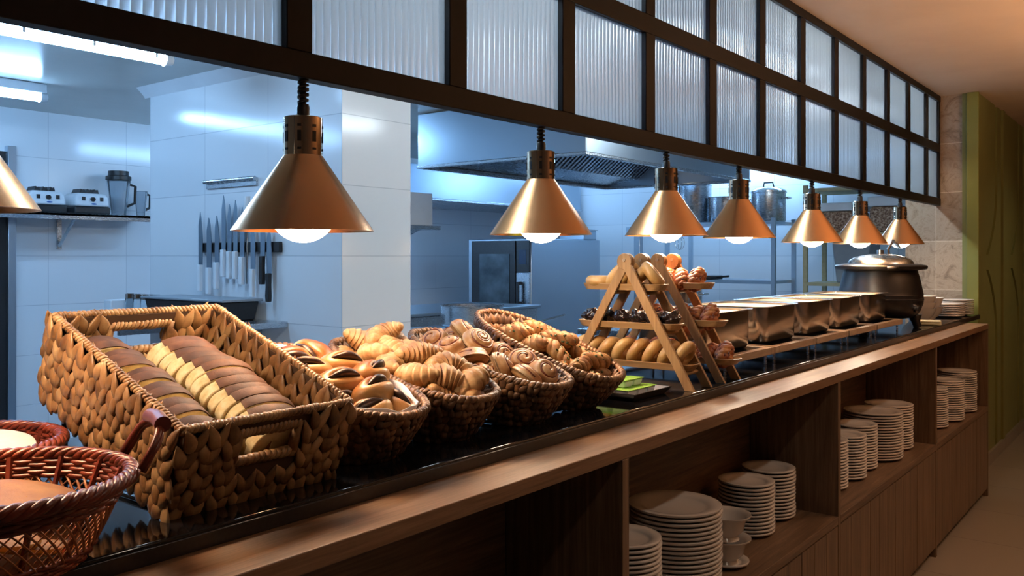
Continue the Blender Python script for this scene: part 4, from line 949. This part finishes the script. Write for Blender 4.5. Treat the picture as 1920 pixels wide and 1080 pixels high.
# ------------------------------------------------------------------ red wicker baskets
def wicker(x, y, R0, H, label, rot, handle=True):
    T = thing('wicker_basket', label, 'basket', (x, y, SZ), (0, 0, rot), 'red wicker baskets at the left end')
    def rad(h): return R0 * (0.66 + 0.34 * (h ** 0.8))
    n = 120
    b = MB()
    for j in range(6):    # horizontal rods woven over the stakes, near the top
        h = 0.74 + 0.042 * j; pts = []
        for i in range(n): a = 2 * math.pi * i / n; q = rad(h) + 0.0022 * math.sin(i * math.pi / 2.5 + j * math.pi); pts.append((q * math.cos(a), q * math.sin(a), H * h))
        b.tube(pts, 0.0033, 6, closed=True)
    for j in range(4):
        h = 0.05 + 0.05 * j; pts = [((rad(h) + 0.002 * math.sin(i * 1.25 + j * math.pi)) * math.cos(2 * math.pi * i / n), (rad(h) + 0.002 * math.sin(i * 1.25 + j * math.pi)) * math.sin(2 * math.pi * i / n), H * h) for i in range(n)]
        b.tube(pts, 0.003, 6, closed=True)
    b.obj('rod_band', 'red_w', T, smooth=180)
    lt = MB(); m_ = 64
    for s in (1, -1):
        for i in range(m_):
            pts = []
            for k in range(9):
                h = 0.12 + 0.62 * k / 8; a = 2 * math.pi * (i / m_) + s * 0.42 * k / 8; q = rad(h) - 0.001 * s; pts.append((q * math.cos(a), q * math.sin(a), H * h))
            lt.tube(pts, 0.0018, 5, flat=0.5)
    lt.obj('lattice', 'red_l', T, smooth=180)
    st = MB()
    for i in range(14):
        a = 2 * math.pi * i / 14; st.tube([((rad(h) - 0.004) * math.cos(a), (rad(h) - 0.004) * math.sin(a), H * h) for h in (0.02, 0.3, 0.6, 0.98)], 0.004, 6)
    st.obj('stakes', 'red_w', T)
    MB().lathe([(0.001, 0.001), (rad(0) + 0.004, 0.001), (rad(0) + 0.004, 0.007), (0.001, 0.007)], 48, cap=False).obj('base', 'red_l', T)
    rm = MB(); K = 170
    for s in range(4):
        pts = []
        for i in range(K):
            a = 2 * math.pi * i / K; ph = a * 17 + s * math.pi / 2; q = R0 + 0.004 + 0.0062 * math.cos(ph); pts.append((q * math.cos(a), q * math.sin(a), H + 0.0055 * math.sin(ph)))
        rm.tube(pts, 0.0047, 7, closed=True)
    rm.obj('braided_rim', 'red_w', T, smooth=180)
    if handle:
        hp = []; w_ = 0.052
        for k in range(15):
            t = k / 14 * math.pi; hp.append((R0 + 0.006 + 0.030 * math.sin(t) ** 0.6, -w_ * math.cos(t) * 1.1, H + 0.006 + 0.050 * math.sin(t) ** 0.6))
        hm = MB().tube(hp, 0.0045, 8); hm.tube([(p[0] + 0.003, p[1], p[2] - 0.004 + 0.002 * math.sin(i_ * 1.8)) for i_, p in enumerate(hp)], 0.004, 8); hd_ = hm.obj('handle', 'red_w', T, smooth=180)
        MB().tube([(R0 + 0.037, -0.036, H + 0.0545), (R0 + 0.0385, 0, H + 0.057), (R0 + 0.037, 0.036, H + 0.0545)], 0.0105, 16).obj('grip', 'leather', hd_, smooth=50)
    return T
wicker(-1.125, 0.437, 0.152, 0.100, 'red wicker basket with a leather-wrapped handle, holding orange pancakes', R(72))
wicker(-1.432, 0.502, 0.145, 0.092, 'dark red wicker basket behind the pancake basket, holding white flatbread', R(200), False)
def disc(name, mt, mte, r_, th, seed, label, loc, rot, cat, grp):
    T = thing(name, label, cat, loc, rot, grp); mb = MB().lathe([(0.001, th), (r_ * 0.55, th * 1.02), (r_ * 0.9, th * 0.9), (r_ * 0.985, th * 0.6)], 48, cap=False); mb.lump(0.004, 14, seed); mb.obj('top', mt, T, smooth=180)
    mb = MB().lathe([(r_ * 0.984, th * 0.62), (r_, th * 0.4), (r_ * 0.97, 0.001), (0.001, 0)], 48, cap=False); mb.lump(0.004, 14, seed); mb.obj('edge', mte, T, smooth=180)
for i, (x, y, z, rx, ry, rz, lab) in enumerate([(-1.15, 0.385, 0.022, 4, 6, 0, 'orange pancake lying flat at the bottom of the red wicker basket'), (-1.10, 0.455, 0.036, -6, 12, 40, 'orange pancake under the largest one in the red wicker basket'),
                                               (-1.13, 0.480, 0.062, 8, 10, 80, 'largest orange pancake on top in the middle of the red wicker basket'), (-1.08, 0.400, 0.054, 10, 12, 120, 'orange pancake at the left in the red wicker basket, cut by the photo edge')]):
    disc('pancake', 'pancake', 'pancake_e', 0.074, 0.012, i, lab, (x, y, SZ + z), (R(rx), R(ry), R(rz)), 'pancake', 'pancakes in the red wicker basket')
disc('flatbread', 'tortilla', 'tortilla', 0.118, 0.012, 7, 'round white flatbread in the back red wicker basket, uppermost', (-1.432, 0.502, SZ + 0.074), (R(4), R(5), 0), 'flatbread', 'flatbreads')
disc('flatbread', 'tortilla', 'tortilla', 0.112, 0.012, 8, 'white flatbread under the uppermost one in the back wicker basket', (-1.432, 0.502, SZ + 0.058), (R(1), R(2), 0), 'flatbread', 'flatbreads')

# ------------------------------------------------------------------ bamboo towers
def tower(y, label, h_=0.375):
    T = thing('wooden_tower_stand', label, 'display stand', (-1.28, y, SZ)); sp = 0.205; ya, yb = -0.047, 0.047
    for side, yy in (('a', ya), ('b', yb)):
        for s in (1, -1):
            yo = yy + (0.006 if s > 0 else -0.006) * (1 if side == 'a' else -1) * -1
            x0, x1 = s * sp, -s * 0.010; dx, dz = x1 - x0, h_; ln = math.hypot(dx, dz); px, pz = dz / ln * 0.0165, -dx / ln * 0.0165; AR = 0.027
            LM = Matrix(((1, 0, 0, 0), (0, 0, 1, 0), (0, 1, 0, 0), (0, 0, 0, 1)))
            ex = x0 + (x1 - x0) * (h_ - 0.02) / h_ * 1.0; lg = MB()
            lg.prism([(x0 - px, 0), (x0 + px, 0), (px, h_ - 0.02 + pz * 0.2), (-px, h_ - 0.02 - pz * 0.2)], yo - 0.0055, yo + 0.0055, LM)
            lg.prism([(0.0235 * math.cos(2 * math.pi * q / 28), h_ - 0.022 + 0.0235 * math.sin(2 * math.pi * q / 28)) for q in range(28)], yo - 0.0056, yo + 0.0056, LM)
            lg.obj('leg', 'bamboo', T, smooth=0, bevel=0.0012)
        MB().cyl((0, yy - 0.014, h_ - 0.018), (0, yy + 0.014, h_ - 0.018), 0.0048, n=14).obj('bolt', 'ash', T)
    for z in (0.055, 0.165, 0.275):
        for s in (1, -1):
            xx = s * sp * (1 - z / h_); MB().cyl((xx, ya + 0.0, z - 0.012), (xx, yb, z - 0.012), 0.006, n=10).obj('rung', 'bamboo', T)
    return T
tower(2.228, 'wooden A-frame tower with bagels and chocolate muffins, the nearer of two')
tower(2.425, 'wooden A-frame tower of glazed pastries, the farther of two')
def tray(x, y, z, ln, label):
    T = MB(); w_ = 0.078; n = 10; P = []
    for cx, cy, a0 in ((ln / 2 - 0.03, w_ / 2 - 0.03, 0), (-ln / 2 + 0.03, w_ / 2 - 0.03, 90), (-ln / 2 + 0.03, -w_ / 2 + 0.03, 180), (ln / 2 - 0.03, -w_ / 2 + 0.03, 270)):
        for q in range(6): a = R(a0 + 18 * q); P.append((cx + 0.03 * math.cos(a), cy + 0.03 * math.sin(a)))
    T.rings([[(px * s_, py * s_ ** 2, zz) for px, py in P] for s_, zz in ((0.93, 0), (1.0, 0.018), (0.985, 0.019), (0.93, 0.006))])
    o = T.obj('serving_tray', 'bamboo_x', loc=(x, y, z)); tag(o, label, 'tray', 'long narrow wooden trays of the two towers'); return o
lv = [(0.055, 0.42), (0.165, 0.335), (0.275, 0.27)]
LN = ('bottom', 'middle', 'top'); us2 = set()
for j, (z, ln) in enumerate(lv):
    tray(-1.29 + (0.00, -0.005, -0.02)[j], 2.228, SZ + z - 0.005, ln, '%s wooden tray of the nearer tower' % LN[j])
    tray(-1.27 + (0.02, 0.02, 0.01)[j], 2.425, SZ + z - 0.005, ln, '%s wooden tray of the farther tower' % LN[j])
for i in range(8):
    place(BG[i % 2], us2, (-1.462 + 0.049 * i, 2.228 + random.uniform(-.004, .004), SZ + 0.055 + 0.037), (random.uniform(-.08, .08), R(-58), random.uniform(-.1, .1)), 'bagel leaning on the bottom tray of the nearer tower, %s from the kitchen side' % ORD[i], 'bagel', 'bagels on the tower')
for i in range(6):
    place(MF[i % 2], us2, (-1.425 + 0.053 * i, 2.228, SZ + 0.165 + 0.0185), (0, 0, i * 1.3), 'dark chocolate muffin on the middle tray, %s from the kitchen side' % ORD[i], 'muffin', 'chocolate muffins on the middle tray')
for i, (x, a, z) in enumerate(((-1.395, 0, 0.02), (-1.335, -50, 0.036), (-1.303, -52, 0.038), (-1.262, -40, 0.036), (-1.218, 50, 0.040))):
    place(BG[i % 2], us2, (x, 2.228, SZ + 0.275 + z), (0, R(a), 0.1 * i), 'bagel on the top tray of the nearer tower, %s from the kitchen side' % ORD[i], 'bagel', 'bagels on the tower')
for j, (z, cnt) in enumerate(((0.055, 8), (0.165, 6), (0.275, 4))):
    for i in range(cnt):
        x = -1.25 + (i - (cnt - 1) / 2) * 0.046
        place(FL[i % 2], us2, (x, 2.425 + random.uniform(-.006, .006), SZ + z + 0.024), (random.uniform(-.5, .5), R(-35 + random.uniform(-20, 20)), R(random.uniform(60, 120))), 'reddish glazed pastry on the %s tray of the farther tower, %s from the kitchen side' % (LN[j], ORD[i]), 'glazed pastry', 'glazed pastries on the farther tower')
# butter portions on a black tray
o = MB().rings([[(sx * a, sy * b, z) for sx, sy in ((-1, -1), (1, -1), (1, 1), (-1, 1))] for a, b, z in ((0.085, 0.085, 0), (0.10, 0.10, 0.020), (0.096, 0.096, 0.020), (0.082, 0.082, 0.004))]).obj('black_tray', 'black', loc=(-1.20, 2.02, SZ), bevel=0.003)
tag(o, 'square black tray of green portion packs between the last basket and the tower', 'tray')
gp = thing('portion_pack', 'x', 'portion pack'); MB().rings([[(sx * a, sy * a, z) for sx, sy in ((-1, -1), (1, -1), (1, 1), (-1, 1))] for a, z in ((0.017, 0), (0.021, 0.018))]).obj('cup', 'white_p', gp, bevel=0.003)
MB().cbox((0, 0, 0.0192), (0.047, 0.047, 0.0018)).obj('foil_lid', 'green_pk', gp, bevel=0.0008)
for i in range(9):
    place(gp, us2, (-1.255 + 0.05 * (i // 3), 1.968 + 0.05 * (i % 3), SZ + 0.0045), (0, 0, R(random.uniform(-6, 6))), 'green-lidded portion pack, %s row from the kitchen side, %s from the left' % (ORD[i // 3], ORD[i % 3]), 'portion pack', 'green-lidded portion packs on the black tray')
for i in range(4):
    place(gp, us2, (-1.23 + 0.05 * (i // 2), 1.993 + 0.05 * (i % 2), SZ + 0.0252), (0, 0, R(random.uniform(-12, 12))), 'green-lidded portion pack of the upper layer, %s row, %s from the left' % (ORD[i // 2], ORD[i % 2]), 'portion pack', 'green-lidded portion packs on the black tray')

# ------------------------------------------------------------------ warming plates and pans
PY_ = [(2.52, 2.915), (2.925, 3.335), (3.345, 3.735), (3.745, 4.15), (4.16, 4.60)]
pl_lab = ['first', 'second', 'third', 'fourth', 'fifth']
for i, (a, b) in enumerate(PY_):
    yc = (a + b) / 2; hy_ = (b - a) / 2 - 0.004; zt = 1.089 - SZ
    T = thing('warming_plate', 'wood-bordered black glass warming plate, %s counted from the wooden tower' % pl_lab[i], 'warming plate', (-1.36, yc, SZ), (0, 0, 0), 'warming plates under the food pans')
    hx_ = 0.235; w_ = 0.028
    br_ = MB()
    br_.box((-hx_, -hy_, zt - 0.024), (hx_, -hy_ + w_, zt)).box((-hx_, hy_ - w_, zt - 0.024), (hx_, hy_, zt)).box((-hx_, -hy_ + w_, zt - 0.024), (-hx_ + w_, hy_ - w_, zt)).box((hx_ - w_, -hy_ + w_, zt - 0.024), (hx_, hy_ - w_, zt))
    br_.obj('border', 'ash', T, smooth=0, bevel=0.0015)
    MB().box((-hx_ + w_, -hy_ + w_, zt - 0.018), (hx_ - w_, hy_ - w_, zt - 0.002)).obj('glass_top', 'stone_black', T)
    for sx in (-1, 1):
        for sy in (-1, 1): MB().cyl((sx * (hx_ - 0.02), sy * (hy_ - 0.03), 0), (sx * (hx_ - 0.02), sy * (hy_ - 0.03), zt - 0.024), 0.0045, n=10).obj('leg', 'steel', T)
def rrect(hx_, hy_, r_, z, n=6):
    P = []
    for cx, cy, a0 in ((hx_ - r_, hy_ - r_, 0), (-hx_ + r_, hy_ - r_, 90), (-hx_ + r_, -hy_ + r_, 180), (hx_ - r_, -hy_ + r_, 270)):
        for q in range(n + 1): a = R(a0 + 90 * q / n); P.append((cx + r_ * math.cos(a), cy + r_ * math.sin(a), z))
    return P
pan_l = ['steel food pan nearest the wooden tower', 'steel food pan, second from the tower', 'steel food pan in the middle of the row of five', 'steel food pan, fourth from the tower', 'steel food pan beside the black soup kettle']
for i, (a, b) in enumerate(PY_):
    yc = (a + b) / 2 - 0.022 * (1 if i == 0 else 0); hy_ = 0.172; hx_ = 0.15; xx = -1.335
    T = thing('food_pan', pan_l[i], 'food pan', (xx, yc + 0.012, 1.0885), group='steel food pans on the warming plates')
    rr = [rrect(hx_ - 0.012, hy_ - 0.012, 0.04, 0.0), rrect(hx_ - 0.002, hy_ - 0.002, 0.05, 0.012), rrect(hx_, hy_, 0.052, 0.127), rrect(hx_ + 0.012, hy_ + 0.012, 0.06, 0.130), rrect(hx_ + 0.012, hy_ + 0.012, 0.06, 0.132), rrect(hx_ - 0.003, hy_ - 0.003, 0.05, 0.130), rrect(hx_ - 0.006, hy_ - 0.006, 0.05, 0.012), rrect(hx_ - 0.012, hy_ - 0.012, 0.04, 0.006)]
    MB().rings(rr).obj('body', 'pan', T, smooth=60)
    fd = MB(); q = [rrect((hx_ - 0.008) * s_, (hy_ - 0.008) * s_, 0.044 * s_, 0.123 + 0.010 * (1 - s_)) for s_ in (1, 0.8, 0.6, 0.4, 0.2, 0.02)]
    fd.rings([rrect(hx_ - 0.008, hy_ - 0.008, 0.044, 0.09)] + q, cap=True); fd.lump(0.010, 22, i)
    o = fd.obj('cooked_food', ['food1', 'food1', 'food2', 'food2', 'food1'][i], loc=(xx, yc + 0.012, 1.0885), smooth=180); tag(o, 'warm food filling the steel pan %s' % ('nearest the wooden tower', 'second from the tower', 'in the middle of the row', 'fourth from the tower', 'beside the soup kettle')[i], 'food', kind='stuff')

# ------------------------------------------------------------------ soup kettle
T = thing('soup_kettle', 'large matt black soup kettle with a polished lid near the stone wall', 'soup kettle', (-1.285, 4.80, SZ))
kz = lambda P: [(r_, z_ * 0.945) for r_, z_ in P]
MB().lathe(kz([(0.10, 0.045), (0.155, 0.055), (0.19, 0.085), (0.205, 0.13), (0.207, 0.150), (0.209, 0.152), (0.209, 0.158), (0.207, 0.160), (0.206, 0.175), (0.207, 0.178), (0.206, 0.181), (0.203, 0.20), (0.192, 0.26), (0.180, 0.305), (0.178, 0.315)]), 72).obj('body', 'kettle', T)
MB().lathe(kz([(0.178, 0.312), (0.214, 0.314), (0.224, 0.320), (0.226, 0.334), (0.220, 0.340), (0.19, 0.346), (0.165, 0.348)]), 72).obj('collar', 'kettle', T)
MB().lathe([(0.162, 0.329), (0.160, 0.336), (0.152, 0.348), (0.125, 0.364), (0.11, 0.3655), (0.10, 0.370), (0.05, 0.378), (0.001, 0.379)], 64, cap=False).obj('lid', 'steel', T)
lh = MB(); lh.tube([(0.03, 0.04, 0.374), (0.028, 0.04, 0.405), (0.04, 0.055, 0.43), (0.05, 0.06, 0.455)], 0.007, 10); lh.obj('lid_handle', 'steel_m', T)
MB().tube([(0.046, 0.055, 0.445), (0.06, 0.075, 0.432), (0.075, 0.085, 0.41)], [0.012, 0.014, 0.011], 10, flat=0.6).obj('grip', 'steel', T)
MB().cyl((0, 0, 0.376), (0, 0, 0.40), 0.018, n=16).obj('lid_knob', 'steel_m', T)
for a in (15, 135, 255):
    c, s = math.cos(R(a)), math.sin(R(a)); MB().tube([(0.165 * c, 0.165 * s, 0.065), (0.168 * c, 0.168 * s, 0.03), (0.178 * c, 0.178 * s, 0.0)], [0.034, 0.022, 0.02], 14).obj('foot', 'kettle', T)
for a in (-60, 120):
    c, s = math.cos(R(a)), math.sin(R(a)); MB().cbox((0.225 * c, 0.225 * s, 0.310), (0.05, 0.05, 0.014), 0).obj('lug', 'kettle', T, bevel=0.006)
a = R(-20); dl = MB().cyl((0.19 * math.cos(a), 0.19 * math.sin(a), 0.105), (0.212 * math.cos(a), 0.212 * math.sin(a), 0.103), 0.02, n=24).obj('control_dial', 'steel_m', T)
MB().cyl((0.205 * math.cos(a), 0.205 * math.sin(a), 0.104), (0.222 * math.cos(a), 0.222 * math.sin(a), 0.103), 0.013, n=20).obj('dial_cap', 'black', dl)

# ------------------------------------------------------------------ crockery
def plate(r_, name='dinner_plate'):
    P = [(0.001, 0.0), (r_ * 0.58, 0.0), (r_ * 0.60, 0.003), (r_ * 0.72, 0.005), (r_ * 0.985, 0.0095), (r_, 0.0115), (r_, 0.0150), (r_ * 0.985, 0.0160), (r_ * 0.74, 0.0115), (r_ * 0.70, 0.0085), (r_ * 0.62, 0.0055), (0.001, 0.0050)]
    return MB().lathe(P, 56, cap=False).obj(name, 'porcelain', smooth=60)
PB, PS, PM = plate(0.122), plate(0.0875, 'side_plate'), plate(0.104)
SH = 0.5255
def stack(proto, x, y, n, z0, pitch, noun, where, grp, seed=0):
    rg = random.Random(seed + n); 
    for i in range(n):
        k = n - 1 - i
        nm = 'uppermost' if k == 0 else 'lowest' if i == 0 else (ORD[k] + ' from the top')
        place(proto, us2, (x + rg.uniform(-.0012, .0012), y + rg.uniform(-.0012, .0012), z0 + pitch * i), (0, 0, rg.uniform(0, 6)), '%s, %s, %s' % (noun, nm, where), 'plate', grp)
stack(PB, -1.075, 2.085, 19, SH, 0.0116, 'large white plate', 'big stack in the middle bay', 'plates in the big stack')
stack(PS, -1.055, 1.79, 19, SH, 0.0112, 'white side plate', 'small stack beside the big stack', 'side plates beside the big stack')
stack(PS, -1.115, 2.650, 14, SH, 0.0116, 'white side plate', 'front stack right of the bowls', 'side plates right of the bowls, front stack')
stack(PS, -1.125, 2.860, 14, SH, 0.0116, 'white side plate', 'corner stack right of the bowls', 'side plates right of the bowls, corner stack')
stack(PS, -1.10, 3.345, 16, SH, 0.0112, 'white side plate', 'half-hidden first stack, third bay', 'side plates, first stack of the third bay')
stack(PS, -1.09, 3.545, 15, SH, 0.0112, 'white side plate', 'second stack of the third bay', 'side plates, second stack of the third bay')
stack(PS, -1.10, 3.735, 16, SH, 0.0112, 'white side plate', 'third stack of the third bay', 'side plates, third stack of the third bay')
stack(PB, -1.095, 3.975, 17, SH, 0.0118, 'large white plate', 'fourth stack of the third bay', 'plates, fourth stack of the third bay')
stack(PM, -1.095, 4.225, 17, SH, 0.0116, 'white plate', 'last stack of the third bay', 'plates, last stack of the third bay')
stack(PS, -1.06, 4.86, 17, SH, 0.0116, 'white plate', 'nearest stack of the last bay', 'plates, nearest stack of the last bay')
stack(PM, -1.05, 5.12, 18, SH, 0.0118, 'white plate', 'middle stack of the last bay', 'plates, middle stack of the last bay')
stack(PM, -1.05, 5.46, 19, SH, 0.0118, 'white plate', 'last stack beside the end panel', 'plates, last stack beside the end panel')
def footed(r_=0.062):
    P = [(0.001, 0.0), (r_ * 0.62, 0.0), (r_ * 0.52, 0.010), (r_ * 0.80, 0.026), (r_ * 0.92, 0.058), (r_ * 1.15, 0.068), (r_ * 1.15, 0.072), (r_ * 0.88, 0.064), (r_ * 0.74, 0.032), (r_ * 0.45, 0.016), (0.001, 0.014)]
    return MB().lathe(P, 48, cap=False).obj('footed_bowl', 'porcelain', smooth=60)
FB = footed(); SP = plate(0.066, 'saucer')
tag(place(SP, us2, (-1.045, 2.335, SH), (0, 0, 0), '', '', None), 'white saucer under the footed bowls beside the big plate stack', 'saucer')
for i in range(2):
    place(FB, us2, (-1.045, 2.335, SH + 0.006 + 0.0665 * i), (0, 0, i), 'white wide-rimmed bowl beside the big plate stack, %s of two' % ('lower', 'upper')[i], 'bowl', 'wide-rimmed bowls stacked on the saucer')
def bowl(r_, h_, name='white_bowl'):
    P = [(0.001, 0.0), (r_ * 0.5, 0.0), (r_ * 0.52, 0.006), (r_ * 0.82, h_ * 0.45), (r_ * 0.97, h_ * 0.95), (r_, h_), (r_ * 0.96, h_), (r_ * 0.78, h_ * 0.48), (r_ * 0.45, 0.012), (0.001, 0.010)]
    return MB().lathe(P, 48, cap=False).obj(name, 'porcelain', smooth=60)
BW1, BW2 = bowl(0.072, 0.062), bowl(0.095, 0.075)
for i in range(3):
    place(BW1, us2, (-1.055, 1.17, SH + 0.030 * i), (0, 0, i), 'white bowl on the shelf of the nearest bay, %s of the nested three' % ('lowest', 'middle', 'uppermost')[i], 'bowl', 'nested bowls in the nearest bay')
for i in range(3):
    place(BW2, us2, (-1.22, 5.32, SZ + 0.034 * i), (0, 0, i), 'white serving bowl right of the soup kettle, %s of three' % ('lowest', 'middle', 'uppermost')[i], 'bowl', 'serving bowls right of the kettle')
place(BW2, us2, (-1.23, 5.56, SZ + 0.0), (0, 0, 0), 'white serving bowl behind the nested three by the kettle, lower', 'bowl', 'serving bowls behind'); place(BW2, us2, (-1.23, 5.56, SZ + 0.05), (0, 0, 0), 'white serving bowl behind the nested three by the kettle, upper', 'bowl', 'serving bowls behind')
stack(PM, -1.175, 5.80, 7, SZ, 0.0112, 'white plate', 'nearer low stack on the countertop end', 'plates on the countertop, nearer stack', 3)
stack(PM, -1.165, 6.03, 8, SZ, 0.0118, 'white plate', 'farther low stack on the countertop end', 'plates on the countertop, farther stack', 4)
o = MB().box((-0.07, -0.06, 0), (0.07, 0.06, 0.012)).box((-0.065, -0.055, 0.012), (0.068, 0.058, 0.022)).obj('folded_napkin', 'cloth', loc=(-1.12, 5.08, SZ), rot=(0, 0, R(12)), bevel=0.004); tag(o, 'folded beige napkins right of the soup kettle foot', 'napkin')
